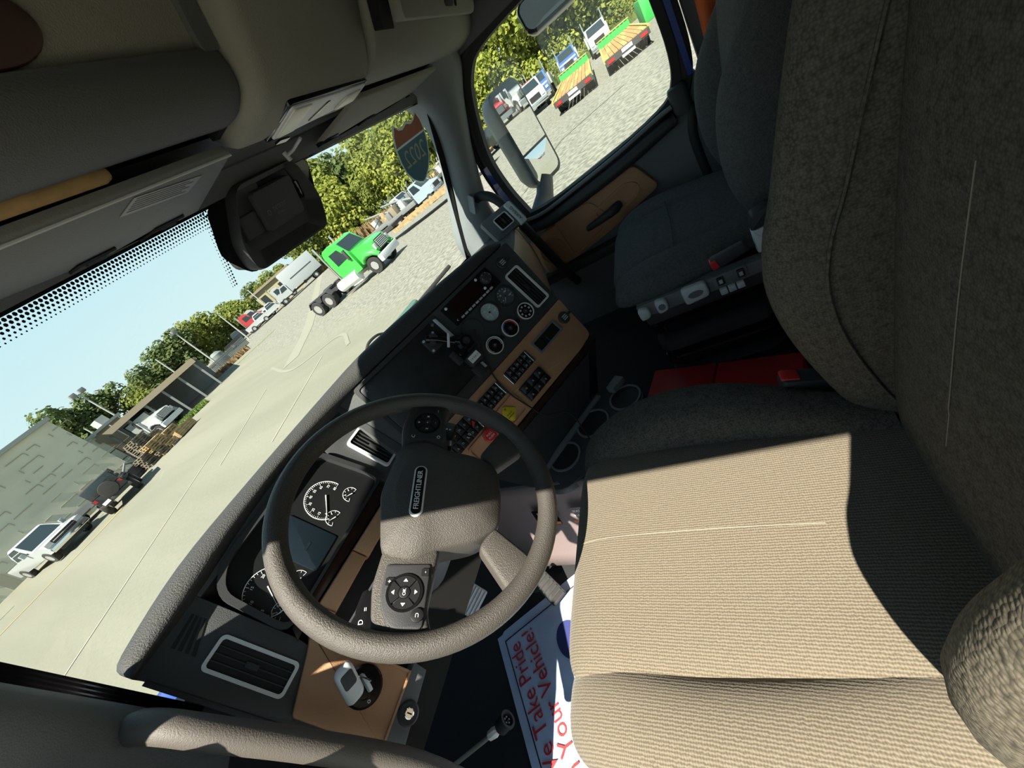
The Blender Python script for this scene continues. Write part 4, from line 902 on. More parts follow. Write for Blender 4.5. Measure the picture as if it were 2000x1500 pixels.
back = [(.36, SX, .17, -.640, -.80), (.46, SX, .19, -.640, -.82), (.55, SX, .20, -.636, -.83), (.70, SX, .205, -.646, -.84), (.85, SX, .205, -.658, -.85), (1.0, SX, .20, -.675, -.86), (1.15, SX, .19, -.70, -.87), (1.28, SX, .16, -.735, -.87), (1.38, SX, .14, -.755, -.87), (1.46, SX, .12, -.78, -.86), (1.48, SX, .08, -.80, -.85)]
loft_z(dense(back, 36), 5).build('backrest', 'seat_fabric_shade', ds, smooth=60)
bb = [(.44, .205, .030, -.63, -.76), (.48, .215, .045, -.615, -.79), (.567, .226, .050, -.58, -.81), (.67, .232, .053, -.553, -.82), (.753, .234, .054, -.545, -.82), (.815, .234, .054, -.554, -.82), (.875, .233, .053, -.575, -.82), (.963, .230, .050, -.602, -.83), (1.04, .226, .046, -.628, -.83), (1.12, .215, .038, -.66, -.84), (1.18, .20, .028, -.69, -.84), (1.20, .195, .015, -.72, -.82)]
loft_z(dense(bb, 44), 2.3).build('back_bolster', 'seat_fabric_shade', ds, smooth=60)
loft_z(dense([(z, 2 * SX - cx - .004, hw, yf + .004, yb) for z, cx, hw, yf, yb in bb], 44), 2.3).build('back_bolster', 'bolster_fabric_lit', ds, smooth=60)
# coarse mesh gusset on the bolster's outer upper face
m = MB()
def gus(a, b):
    z = lerp(.855, 1.14, b); k = [r for r in dense(bb, 60)]; st = min(k, key=lambda r: abs(r[0] - z)); _, cx, hw, yf, yb = st
    t = lerp(-.25, lerp(.15, 1.05, min(1, b * 1.5)), a); c, s = cos(t), sin(t); e = 2.3
    x = cx + (hw + .002) * abs(c) ** (2 / e); y = (yf + yb) / 2 + ((yf - yb) / 2 + .002) * abs(s) ** (2 / e) * (1 if s > 0 else -1); return (x, y, z)
m.grid(gus, 10, 14); m.build('mesh_gusset', 'seat_mesh', ds, smooth=60, label='coarse woven mesh panel')
P = [(.045 + .05 * (z - .6), min(dense(back, 120), key=lambda r: abs(r[0] - z))[3] + .0003, z) for z in [.62 + i * .012 for i in range(26)]]
MB().tube(P, .0005, 5).build('stitch', 'thread', ds)
for sgn, mt_ in ((1, 'seat_fabric_shade'), (-1, 'seat_fabric')):  # right piping takes the shade colour, left the sunlit one
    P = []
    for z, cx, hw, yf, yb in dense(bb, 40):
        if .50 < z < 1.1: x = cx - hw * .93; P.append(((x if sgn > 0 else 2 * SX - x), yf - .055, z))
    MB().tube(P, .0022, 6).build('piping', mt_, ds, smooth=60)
bk = thing('belt_buckle', 'black belt buckle with a red button beside the driver seat', 'belt buckle', (.31, -.60, .45))
BK = Fr((.272, -.560, .528), (0, 1, .35), (1, 0, 0)); BK.n = -BK.n
MB(BK).prism(roundpoly([(-.06, -.014), (.035, -.018), (.035, .018), (-.06, .014)], .006), -.010, .012, .004).build('body', 'black_plastic', bk)
MB(BK).prism(rrect(.010, .037, -.012, .012, .003), .010, .0145, .002).build('release_button', 'red_plastic', bk)
MB().tube([(.275, -.62, .505), (.275, -.67, .47), (.26, -.71, .40)], .008, 8).build('stalk', 'black_plastic', bk, smooth=60)

# ---- passenger seat
ps = thing('passenger_seat', 'black fabric passenger seat on an air suspension base', 'seat', (1.17, -.45, 0))
PX = 1.165
ins = [(-.165, PX, .12, .44, .40), (-.172, PX, .18, .47, .39), (-.19, PX, .205, .495, .38), (-.23, PX, .212, .512, .38), (-.32, PX, .21, .516, .38), (-.45, PX, .20, .508, .38), (-.60, PX, .19, .50, .38), (-.70, PX, .18, .49, .38)]
loft_y(dense(ins, 30), 6).build('cushion', 'pass_fabric', ps, smooth=60)
bol = [(-.172, .215, .04, .45, .43), (-.185, .222, .06, .475, .425), (-.22, .232, .072, .505, .42), (-.30, .242, .078, .525, .42), (-.40, .240, .076, .525, .42), (-.50, .225, .070, .515, .42), (-.60, .205, .06, .505, .42), (-.67, .195, .05, .495, .42)]
for sgn in (-1, 1): loft_y(dense([(y, PX + sgn * (cx + .005), hw, zt, zb) for y, cx, hw, zt, zb in bol], 28), 2.6).build('side_bolster', 'pass_fabric', ps, smooth=60)
MB().tube([(PX - .20, -.40, .5165), (PX, -.405, .5155), (PX + .20, -.40, .5165)], .0012, 5).build('seam', 'rubber', ps)
back = [(.44, PX, .17, -.645, -.79), (.52, PX, .20, -.640, -.81), (.65, PX, .21, -.655, -.83), (.80, PX, .205, -.675, -.85), (.95, PX, .18, -.70, -.87), (1.10, PX, .155, -.735, -.88), (1.25, PX, .135, -.765, -.88), (1.38, PX, .12, -.79, -.88), (1.43, PX, .08, -.82, -.87)]
loft_z(dense(back, 28), 5).build('backrest', 'pass_fabric', ps, smooth=60)
bb2 = [(.46, .195, .035, -.645, -.76), (.52, .205, .05, -.61, -.78), (.62, .215, .058, -.585, -.80), (.74, .218, .06, -.59, -.81), (.84, .214, .058, -.622, -.82), (.92, .198, .052, -.68, -.83), (.98, .178, .042, -.73, -.85), (1.04, .16, .028, -.78, -.86)]
for sgn in (-1, 1): loft_z(dense([(z, PX + sgn * cx, hw, yf, yb) for z, cx, hw, yf, yb in bb2], 28), 2.4).build('back_bolster', 'pass_fabric', ps, smooth=60)
# control strip on the side that faces the driver
class FrS(Fr):
    def p(s, a, b, h=0): return Fr.p(s, .513 + (a - .513) * .949, 1.126 - (1.126 - b) * .949, h)
PF = FrS((.838, 0, 0), (0, -1, 0), (0, 0, 1)); PF.n = V((-1, 0, 0))
strip = [(.225, .365), (.225, .405), (.30, .405), (.62, .395), (.62, .352), (.46, .350), (.27, .352)]
cs = MB(PF).prism(roundpoly(strip, .006), -.03, .004, .003).build('control_strip', 'grey_plastic', ps)
for a0, a1, b0, b1, lab in ((.225, .262, .350, .400, None), (.285, .323, .352, .408, 'large silver lever button'), (.372, .448, .345, .410, 'large silver oval button')):
    q = MB(PF).prism(roundpoly([(a0, b1), (a1, b1 - .004), (a1, b0 + .006), (a0, b0)], .014), .004, .020, .006).build('lever_button', 'silver_plastic', ps, label=lab, smooth=50)
    if lab: MB(PF).prism(circ((a0 + a1) / 2, (b0 + b1) / 2, (a1 - a0) * .3, 18, .012), .019, .0215).build('button_mark', 'grey_plastic', q)
MB(PF).prism(rrect(.465, .560, .362, .402, .004), .004, .010, .002).build('switch_plate', 'grey_plastic', ps)
for a in (.476, .532): q = MB(PF).prism(rrect(a, a + .020, .368, .396, .003), .010, .015, .002).build('rocker', 'switch_black', ps); MB(PF).box(a + .005, a + .015, .374, .388, .015, .0156).build('rocker_icon', 'grey_ink', q)
for a in (.474, .498, .522): MB(PF).prism(rrect(a, a + .021, .330, .352, .003), .0, .014, .003).build('lumbar_key', 'silver_plastic', ps, label='small silver key')
MB(PF).box(.23, .62, .30, .352, -.20, -.012).build('seat_frame', 'black_plastic', ps, bevel=.008)
# suspension bellows: stacked folds
for i in range(4):
    z0 = .02 + i * .080
    P = rrect(.865 + .006 * (i % 2), 1.40, -.60, -.235, .05, 4); Q = rrect(.892, 1.38, -.58, -.255, .05, 4)
    m = MB(); m.rings([[(x, y, z) for x, y in q] for q, z in ((Q, z0), (P, z0 + .018), (P, z0 + .052), (Q, z0 + .070))], True, True); m.build('bellows_fold', 'gloss_black' if i % 2 else 'black_plastic', ps, smooth=40)
MB().tube([(.866, -.25, .035), (.862, -.42, .035), (.866, -.60, .035)], .008, 8).build('base_rail', 'black_plastic', ps, smooth=60)
# armrest hinge
MB(PF).prism(roundpoly([(.595, .50), (.605, .545), (.655, .555), (.655, .50)], .008), -.01, .026, .006).build('hinge_cap', 'black_plastic', ps)
MB(PF).prism(roundpoly([(.597, .425), (.597, .498), (.655, .498), (.650, .420)], .006), -.01, .022, .006).build('hinge_cover', 'silver_plastic', ps, label='light grey hinge cover')
b2 = thing('belt_buckle', 'black belt buckle with a red button beside the passenger seat', 'belt buckle', (.89, -.52, .44))
BK = Fr((.818, -.513, .492), (.0, 1, -.15), (0, .15, 1)); BK.n = V((-1, 0, 0))
MB(BK).prism(roundpoly([(-.06, -.012), (.03, -.020), (.03, .020), (-.06, .016)], .006), -.008, .012, .004).build('body', 'black_plastic', b2); MB(BK).prism(rrect(.016, .034, -.013, .015, .003), -.006, .0145, .002).build('release_button', 'red_plastic', b2)
MB().tube([(.83, -.57, .49), (.85, -.62, .47), (.88, -.66, .44)], .008, 8).build('stalk', 'black_plastic', b2, smooth=60)

# ================================================================== FLOOR THINGS
RF = Fr((.905, -.17, 0), (-.27, -.963, 0), (-.963, .27, 0), (0, 0, 1))
mat('red_case', (.74, .045, .05), .45, noise=(9, .12))
for a0, a1, lab in ((0, .222, 'red case on the floor between the seats, nearer the dash'), (.228, .47, 'red case on the floor between the seats, next to the belt buckle')):
    c = thing('floor_case', lab, 'case', tuple(RF.p((a0 + a1) / 2, .07, 0)), 'red cases on the floor')
    MB(RF).prism(rrect(a0, a1, 0, .15, .006), 0, .075, .004).build('body', 'red_case', c); MB(RF).prism(rrect(a0 - .001, a1 - .0005, -.002, .152, .006), .076, .100, .005).build('lid', 'red_case', c)
# paper floor mat
mat('mat_blue', (.48, .58, .78), .7, noise=(8, .10)); mat('mat_red', (.55, .03, .03), .7); mat('mat_navy', (.03, .04, .16), .6)
MF2 = Fr((-.0016, .436, .003), (.8175, .576, 0), (-.576, .8175, 0), (0, 0, 1))
fm = thing('paper_floor_mat', 'crumpled blue paper floor mat with red lettering on the driver floor', 'floor mat', tuple(MF2.p(-.24, -.18, 0)))
rr = random.Random(3)
def matz(a, b): return .0035 + .004 * abs(sin(a * 23 + 1.3 * sin(b * 17)) * sin(b * 19 + a * 7)) * min(1, 12 * min(-a + .005, a + .48, -b + .005, b + .36) + .15)
m = MB(MF2); m.grid(lambda s, t: (lerp(-.48, .0, s) - (.006 if s > .97 and t > .93 else 0), lerp(-.36, 0, t), matz(lerp(-.48, 0, s), lerp(-.36, 0, t))), 48, 36); m.build('sheet', 'mat_blue', fm, smooth=40)
H = .0085
for a0, a1, b0, b1 in ((-.45, -.031, -.0275, -.0255), (-.033, -.031, -.33, -.0255), (-.45, -.031, -.332, -.330), (-.452, -.450, -.332, -.0255)): MB(MF2).box(a0, a1, b0, b1, H - .003, H - .0005).build('border_line', 'vent_black', fm)
def fit(s, a0, a1, b, size, m_, parent, fr, h):
    o = text(s, fr, (a0 + a1) / 2, b, h, size, m_, parent); xs = [(V(v.co) - fr.O).dot(fr.u) for v in o.data.vertices]; w_ = max(xs) - min(xs); c = (max(xs) + min(xs)) / 2
    for v in o.data.vertices: d = (V(v.co) - fr.O).dot(fr.u) - c; v.co += fr.u * ((a0 + a1) / 2 + d * (a1 - a0) / w_ - (d + c))
    return o
fit('We Take Pride', -.398, -.060, -.056, .060, 'mat_red', fm, MF2, H); fit('In Your Vehicle!', -.418, -.050, -.108, .060, 'mat_red', fm, MF2, H)
mat('paper_white', (.82, .80, .72), .7)
MB(MF2).prism(circ(-.150, -.225, .052, 28, .040), H - .003, H - .0008).build('navy_oval', 'mat_navy', fm)
# pedals
for nm, lab, O_, u_, w_, ru, rw, mm, sl in (('brake_pedal', 'metal-faced brake pedal under the steering column', (.062, .455, .135), (.9, -.35, 0), (.2, .55, .8), .045, .028, 'silver_plastic', 5), ('accelerator_pedal', 'black ribbed accelerator pedal at the edge of the paper mat', (.128, .225, .062), (.75, -.65, 0), (.5, .60, .62), .028, .05, 'rubber', 7)):
    f = Fr(O_, u_, w_); f.n = -f.n if f.n.z < 0 else f.n
    t = thing(nm, lab, 'pedal', (O_[0], O_[1], 0))
    MB(f).prism(rrect(-ru, ru, -rw, rw, .006), -.008, .004, .002).build('pad', mm, t)
    for i in range(sl): b = lerp(-rw + .006, rw - .006, i / (sl - 1)); MB(f).box(-ru + .005, ru - .005, b - .0022, b + .0022, .004, .0075).build('rib', 'rubber' if nm[0] == 'a' else 'silver', t)
    e = V(O_); MB().tube([tuple(e - f.n * .006), tuple(e + V((0, .08, .03 if nm[0] == 'b' else -.02))), tuple(e + V((0, .2, .20 if nm[0] == 'b' else -.055)))], .010, 8).build('arm', 'black_plastic', t, smooth=60)
# loose cable with round connector, green connector
cb = thing('loose_cable', 'grey cable ending in a round black connector on the driver floor', 'cable', (-.22, .28, 0))
P = spline([(-.40, .52, .10), (-.335, .46, .085), (-.285, .40, .075), (-.252, .345, .085), (-.236, .315, .095)], 24)
MB().tube([tuple(q) for q in P], .0055, 8).build('sheath', mat('cable_grey', (.30, .31, .25), .6), cb, smooth=60)
MB().tube([(-.240, .322, .093), (-.232, .306, .098), (-.226, .296, .100)], [.011, .013, .009], 8).build('tape_wrap', 'paper_white', cb, smooth=30); MB().tube([(-.228, .298, .100), (-.220, .286, .103)], .006, 6).build('wires', 'red_plastic', cb)
f = frame_to((-.222, .288, .102), (.5, -.75, .30)); MB(f).lathe([(.012, -.002), (.018, .004), (.018, .030), (.0205, .030), (.0205, .038), (.015, .038), (.014, .024)], 20).build('connector', 'rubber', cb, smooth=30)
for i in range(5): MB(f.at(.007 * cos(i * 1.257), .007 * sin(i * 1.257), .024)).lathe([(.0022, 0), (.0022, .010)], 6).build('pin', 'grey_plastic', cb)
gc = thing('diagnostic_connector', 'green round diagnostic connector under the left end of the dash', 'connector', (-.303, .33, .36))
f = frame_to((-.300, .325, .372), (.25, -.80, .5)); MB(f).lathe([(.020, -.02), (.020, .008), (.022, .008), (.022, .012), (.017, .012), (.016, .004)], 20).build('shell', mat('green_plastic', (.05, .22, .05), .5), gc, smooth=30)
for i in range(8): MB(f.at(.010 * cos(i * .785), .010 * sin(i * .785), .004)).lathe([(.0025, 0), (.0025, .006)], 6).build('pin', 'vent_black', gc)
# ================================================================== OUTSIDE: ground, buildings, trees
G0 = -1.30
def sstep(a, b, x): t = max(0, min(1, (x - a) / (b - a))); return t * t * (3 - 2 * t)
def gz(x, y):
    """the yard climbs gently away to the front left"""
    d = hypot(x - CAM.x, y - CAM.y); az = math.degrees(atan2(x - CAM.x, y - CAM.y))
    return G0 + .034 * max(0, d - 30) * sstep(62, 46, az) * sstep(-60, -20, az) * (1 if d < 110 else 110 / d)
def pos(az, D, dz=0):
    a = radians(az); x, y = CAM.x + D * sin(a), CAM.y + D * cos(a); return V((x, y, gz(x, y) + dz))
def ground_mat():
    m = bpy.data.materials.new('yard_surface'); m.use_nodes = True; MATS['yard_surface'] = m; t = m.node_tree; b = t.nodes['Principled BSDF']; b.inputs['Roughness'].default_value = .9
    g = t.nodes.new('ShaderNodeTexCoord')
    def noise(s, d, st=None):
        n = t.nodes.new('ShaderNodeTexNoise'); n.inputs['Scale'].default_value = s; n.inputs['Detail'].default_value = d
        if st: mp = t.nodes.new('ShaderNodeMapping'); mp.inputs['Scale'].default_value = st[0]; mp.inputs['Rotation'].default_value = (0, 0, st[1]); t.links.new(g.outputs['Object'], mp.inputs[0]); t.links.new(mp.outputs[0], n.inputs['Vector'])
        else: t.links.new(g.outputs['Object'], n.inputs['Vector'])
        return n.outputs['Fac']
    def mix(f, a, b_, lo, hi):
        r = t.nodes.new('ShaderNodeMapRange'); r.inputs['From Min'].default_value = lo; r.inputs['From Max'].default_value = hi; t.links.new(f, r.inputs['Value'])
        x = t.nodes.new('ShaderNodeMix'); x.data_type = 'RGBA'; t.links.new(r.outputs['Result'], x.inputs[0])
        for i, c in ((6, a), (7, b_)):
            if isinstance(c, tuple): x.inputs[i].default_value = (*c, 1)
            else: t.links.new(c, x.inputs[i])
        return x.outputs[2]
    conc = mix(noise(.5, 4, ((1, .12, 1), radians(-38))), (.146, .144, .110), (.172, .169, .131), .35, .65)
    conc = mix(noise(9, 4), conc, (.13, .128, .098), .62, .80)
    grav = mix(noise(5.5, 6), (.108, .107, .088), (.198, .195, .162), .40, .60)
    s = t.nodes.new('ShaderNodeSeparateXYZ'); t.links.new(g.outputs['Object'], s.inputs[0])
    q = t.nodes.new('ShaderNodeMath'); q.operation = 'MULTIPLY_ADD'; q.inputs[1].default_value = -.42; t.links.new(s.outputs['Y'], q.inputs[0]); t.links.new(s.outputs['X'], q.inputs[2])
    w_ = t.nodes.new('ShaderNodeMath'); w_.operation = 'MULTIPLY_ADD'; w_.inputs[1].default_value = 5; t.links.new(noise(.35, 3), w_.inputs[0]); t.links.new(q.outputs[0], w_.inputs[2])
    t.links.new(mix(w_.outputs[0], conc, grav, 7.5, 10.5), b.inputs['Base Color'])
    u = t.nodes.new('ShaderNodeBump'); u.inputs['Strength'].default_value = .5; u.inputs['Distance'].default_value = .03; t.links.new(noise(7, 5), u.inputs['Height']); t.links.new(u.outputs['Normal'], b.inputs['Normal'])
ground_mat()
m = MB(); RR = [0, 3, 6, 10, 15, 20, 25, 30, 34, 38, 42, 48, 54, 60, 68, 76, 85, 95, 110, 140, 200, 320]
for i, r in enumerate(RR):
    if i == 0: m.v.append((CAM.x, CAM.y, G0)); continue
    for k in range(72): a = 2 * pi * k / 72; x, y = CAM.x + r * sin(a), CAM.y + r * cos(a); m.v.append((x, y, gz(x, y)))
for k in range(72): m.f.append((0, 1 + (k + 1) % 72, 1 + k))
for i in range(len(RR) - 2):
    for k in range(72): a = 1 + i * 72 + k; b = 1 + i * 72 + (k + 1) % 72; m.f.append((a, b, b + 72, a + 72))
gr = struct(m.build('ground', 'yard_surface', smooth=60))
def ribbon(P, wd, name, mt, h=.012):
    m = MB(); Q = spline([(a, b, 0) for a, b in P], 24); L = []; Rr = []
    for i, q in enumerate(Q):
        d = (Q[min(i + 1, 24)] - Q[max(i - 1, 0)]).normalized(); nrm = V((-d.y, d.x, 0)) * wd / 2
        L.append((q + nrm)); Rr.append((q - nrm))
    m.rings([[(p.x, p.y, gz(p.x, p.y) + h) for p in (a, b)] for a, b in zip(L, Rr)], closed=False)
    return m.build(name, mt, gr, smooth=60)
mat('joint_pale', (.30, .295, .235), .9); mat('joint_dark', (.10, .098, .075), .9); mat('kerb_yellow', (.24, .20, .09), .9); mat('tyre_mark', (.182, .179, .142), .9)
for P, wd, mt in (([(-1.1, 12.3), (3, 15.7), (7, 19)], .05, 'joint_pale'), ([(4.7, 14.8), (7.5, 17), (10.1, 19.1)], .05, 'joint_pale'), ([(4.6, 10.9), (7, 12.1), (9.6, 13.4)], .05, 'joint_pale'), ([(18.4, 3.4), (19.6, 1.9), (20.6, .6)], .12, 'joint_dark'), ([(13.5, 4.2), (15.5, 3.9), (18.4, 3.4)], .10, 'joint_dark')): ribbon(P, wd, 'pavement_joint', mt)
ribbon([(-6, 28.6), (-.8, 28.9), (4, 29.3), (7.7, 30.2)], .35, 'kerb_line', 'kerb_yellow')
ribbon([(12, 19), (22, 27.5), (40, 44), (58, 60)], 1.1, 'wheel_track', 'tyre_mark'); ribbon([(9, 11), (11, 13.5), (10.5, 17), (14, 24)], .18, 'wheel_track', 'tyre_mark')
# grass strips
mat('grass', (.075, .105, .022), .9); mat('dry_grass', (.19, .125, .055), .9); mat('fresh_grass', (.09, .15, .02), .9)
def grass(az0, az1, D0, D1, h, n, mt, name, label, seed):
    r = random.Random(seed); m = MB()
    for i in range(n):
        p = pos(lerp(az0, az1, r.random()), lerp(D0, D1, r.random())); a = r.random() * pi; s = h * (.6 + .6 * r.random()); wd = s * .35
        j = m.add([(p.x - wd * cos(a), p.y - wd * sin(a), p.z - .02), (p.x + wd * cos(a), p.y + wd * sin(a), p.z - .02), (p.x + r.uniform(-.3, .3) * s, p.y + r.uniform(-.3, .3) * s, p.z + s)]); m.f.append((j, j + 1, j + 2))
    return tag(m.build(name, mt, smooth=0), label, 'grass', kind='stuff')
grass(19.3, 23, 40.5, 43, .30, 1500, 'fresh_grass', 'grass_strip', 'fresh green grass in front of the open shed', 1)
grass(25.5, 30.5, 54, 57, .5, 900, 'dry_grass', 'grass_strip', 'tan grass strip beside the yard fence', 2)
grass(60, 68.5, 66, 74, 1.6, 3200, 'dry_grass', 'tall_grass', 'tall reddish dry grass at the foot of the trees', 3)
grass(43, 60, 72, 78, 1.5, 4200, 'dry_grass', 'tall_grass', 'tall dry grass along the tree line behind the green truck', 4)
grass(68.5, 94, 60, 63, .9, 3000, 'grass', 'tall_grass', 'green weeds behind the parked flatbeds', 5)
ribbon([tuple(pos(az, 50)[:2]) for az in (27, 30, 34)], .5, 'weed_strip', 'fresh_grass')

# ---- trees
def leafmat(name, c0, c1):
    m = bpy.data.materials.new(name); m.use_nodes = True; MATS[name] = m; t = m.node_tree; b = t.nodes['Principled BSDF']; b.inputs['Roughness'].default_value = .7; b.inputs['Specular IOR Level'].default_value = .2
    g = t.nodes.new('ShaderNodeTexCoord'); n = t.nodes.new('ShaderNodeTexNoise'); n.inputs['Scale'].default_value = .9; n.inputs['Detail'].default_value = 4; t.links.new(g.outputs['Object'], n.inputs['Vector'])
    r = t.nodes.new('ShaderNodeMapRange'); r.inputs['From Min'].default_value = .35; r.inputs['From Max'].default_value = .65; t.links.new(n.outputs['Fac'], r.inputs['Value'])
    x = t.nodes.new('ShaderNodeMix'); x.data_type = 'RGBA'; x.inputs[6].default_value = (*c0, 1); x.inputs[7].default_value = (*c1, 1); t.links.new(r.outputs['Result'], x.inputs[0])
    t.links.new(x.outputs[2], b.inputs['Base Color'])
    tr = t.nodes.new('ShaderNodeBsdfTranslucent'); t.links.new(x.outputs[2], tr.inputs['Color']); mx = t.nodes.new('ShaderNodeMixShader'); mx.inputs[0].default_value = .45
    o = [q for q in t.nodes if q.type == 'OUTPUT_MATERIAL'][0]; t.links.new(b.outputs[0], mx.inputs[1]); t.links.new(tr.outputs[0], mx.inputs[2]); t.links.new(mx.outputs[0], o.inputs[0])
leafmat('leaf_light', (.16, .20, .035), (.36, .38, .075)); leafmat('leaf_mid', (.11, .145, .03), (.25, .28, .06)); leafmat('leaf_dark', (.065, .10, .035), (.145, .18, .06))
mat('bark', (.07, .06, .045), .9)
def crown(seed, h, rad, n, size, lobes=14):
    r = random.Random(seed); m = MB(); L = []
    for i in range(lobes):
        a = r.random() * 2 * pi; q = sqrt(r.random()) * rad * .62; z = lerp(.22, .86, r.random()) * h; k = 1 - abs(z / h - .5) * 1.1
        L.append((q * cos(a) * k, q * sin(a) * k, z, rad * lerp(.34, .56, r.random()) * lerp(.7, 1, k)))
    for i in range(n):
        x, y, z, q = r.choice(L); d = V((r.gauss(0, 1), r.gauss(0, 1), r.gauss(0, .85))).normalized(); p = V((x, y, z)) + d * q * lerp(.75, 1.05, r.random())
        nn = (d + V((r.uniform(-.8, .8), r.uniform(-.8, .8), r.uniform(-.3, .9)))).normalized(); u = nn.orthogonal().normalized(); a = r.random() * pi; v = nn.cross(u); s = size * lerp(.6, 1.25, r.random())
        e1 = (u * cos(a) + v * sin(a)) * s; e2 = (v * cos(a) - u * sin(a)) * s * .65
        j = m.add([tuple(p - e1), tuple(p + e2), tuple(p + e1 * .9), tuple(p - e2)]); m.f.append((j, j + 1, j + 2, j + 3))
    return m.mesh('crown', smooth=0, recalc=False)
CR = [crown(11, 11, 4.2, 2600, .34), crown(12, 12, 4.6, 2800, .36), crown(13, 10, 3.8, 2400, .32, 11), crown(14, 7, 3.6, 2000, .30, 9)]
tm = MB(); tm.tube([(0, 0, -.5), (.05, 0, 3), (.1, .05, 6)], [.22, .17, .10], 7); TRK = tm.mesh('trunk', smooth=60); TRK.materials.append(MATS['bark'])
CM = {}
def crown_mesh(i, mt):
    if (i, mt) not in CM: q = CR[i].copy(); q.materials.append(MATS[mt]); CM[(i, mt)] = q
    return CM[(i, mt)]
def tree(p, i, mt, s, label, group, rot, name='tree', cat='tree', sz=1.0):
    t = thing(name, label, cat, (0, 0, 0), group)
    c = bpy.data.objects.new('crown', crown_mesh(i, mt)); COL.objects.link(c); c.parent = t; k = bpy.data.objects.new('trunk', TRK); COL.objects.link(k); k.parent = t
    t.location = p; t.rotation_euler = (0, 0, rot); t.scale = (s, s, s * sz); return t
r = random.Random(21)
GR = 'trees of the wood behind the yard'
for az in [68 + i * 3.55 for i in range(8)]:                       # seen through the passenger window
    tree(pos(az + r.uniform(-.8, .8), r.uniform(65, 69)), r.randrange(3), r.choice(('leaf_light', 'leaf_light', 'leaf_mid')), r.uniform(.85, 1.1), 'light green leafy tree of the wood seen through the passenger window', 'front trees through the passenger window', r.random() * 6)
for az in [66 + i * 3.4 for i in range(9)]:
    tree(pos(az + r.uniform(-1, 1), r.uniform(73, 78)), r.randrange(3), r.choice(('leaf_mid', 'leaf_dark', 'leaf_mid')), r.uniform(1.35, 1.6), 'tall dark tree standing behind the light trees in the passenger window', 'rear trees through the passenger window', r.random() * 6)
for az in [43.5 + i * 2.75 for i in range(9)]:                     # behind the green truck
    tree(pos(az + r.uniform(-.7, .7), r.uniform(79, 84)), r.randrange(3), r.choice(('leaf_light', 'leaf_mid', 'leaf_light')), r.uniform(.80, 1.05), 'light green leafy tree in the wood behind the green truck', 'front trees behind the green truck', r.random() * 6)
for az in [46.5 + i * 2.55 for i in range(9)]:
    tree(pos(az + r.uniform(-.7, .7), r.uniform(88, 94)), r.randrange(3), r.choice(('leaf_mid', 'leaf_dark', 'leaf_mid')), r.uniform(1.25, 1.55) * (1 if az > 49 else .8), 'tall dark tree at the back of the wood behind the green truck', 'rear trees behind the green truck', r.random() * 6)
for az in [59 + i * 2.4 for i in range(4)]: tree(pos(az, r.uniform(78, 84)), r.randrange(3), 'leaf_mid', r.uniform(1.0, 1.25), 'mid green tree beside the windshield shield sticker', 'trees beside the shield sticker', r.random() * 6)
# far left groups, one by one
for az, D, i, mt, hgt, lab in ((33.6, 84, 3, 'leaf_mid', 6.2, 'small rounded tree left of the yellow building'), (35.8, 92, 0, 'leaf_dark', 7.0, 'dark tree behind the yellow building'), (39.5, 93, 1, 'leaf_mid', 7.0, 'mid green tree over the yellow building roof'), (31.6, 90, 1, 'leaf_mid', 8.2, 'broad tree behind the bare light pole'), (29.6, 86, 0, 'leaf_mid', 8.3, 'bushy tree right of the floodlight pole'), (27.6, 84, 2, 'leaf_mid', 8.6, 'tree directly behind the floodlight pole'), (26.0, 80, 1, 'leaf_dark', 9.6, 'tallest tree behind the open shed roof'), (24.2, 80, 0, 'leaf_dark', 8.6, 'pine-like tree left of the tallest tree'), (22.3, 78, 2, 'leaf_dark', 7.6, 'dark tree above the middle of the open shed roof'), (20.2, 82, 1, 'leaf_mid', 7.6, 'low tree above the left half of the open shed roof'), (18.3, 84, 0, 'leaf_dark', 8.6, 'dark green tree right of the left floodlight pole'), (16.3, 84, 1, 'leaf_dark', 10.4, 'large dark tree behind the left floodlight pole'), (14.4, 82, 2, 'leaf_dark', 10.6, 'dark tree just right of the warehouse corner'), (37.6, 88, 2, 'leaf_mid', 6.6, 'tree beside the far thin pole'), (28.6, 92, 3, 'leaf_light', 6.6, 'light shrub tree behind the grey tank')):
    H_ = {0: 11, 1: 12, 2: 10, 3: 7}[i]; tree(pos(az, D, -.6), i, mt, 1.0 * (hgt / H_) ** .5, lab, None, r.random() * 6, sz=(hgt / H_) ** .5)
# bushes at the foot of the wood
for az in [44.5 + i * 1.9 for i in range(12)] + [69 + i * 2.1 for i in range(12)]:
    t = tree(pos(az, r.uniform(74.5, 77) if az < 60 else r.uniform(62.5, 64), -1.0), 3, r.choice(('leaf_light', 'leaf_mid')), r.uniform(.38, .55), 'low bush at the foot of the wood ' + ('behind the green truck' if az < 60 else 'in the passenger window'), 'bushes ' + ('behind the green truck' if az < 60 else 'in the passenger window'), r.random() * 6, 'bush', 'bush')

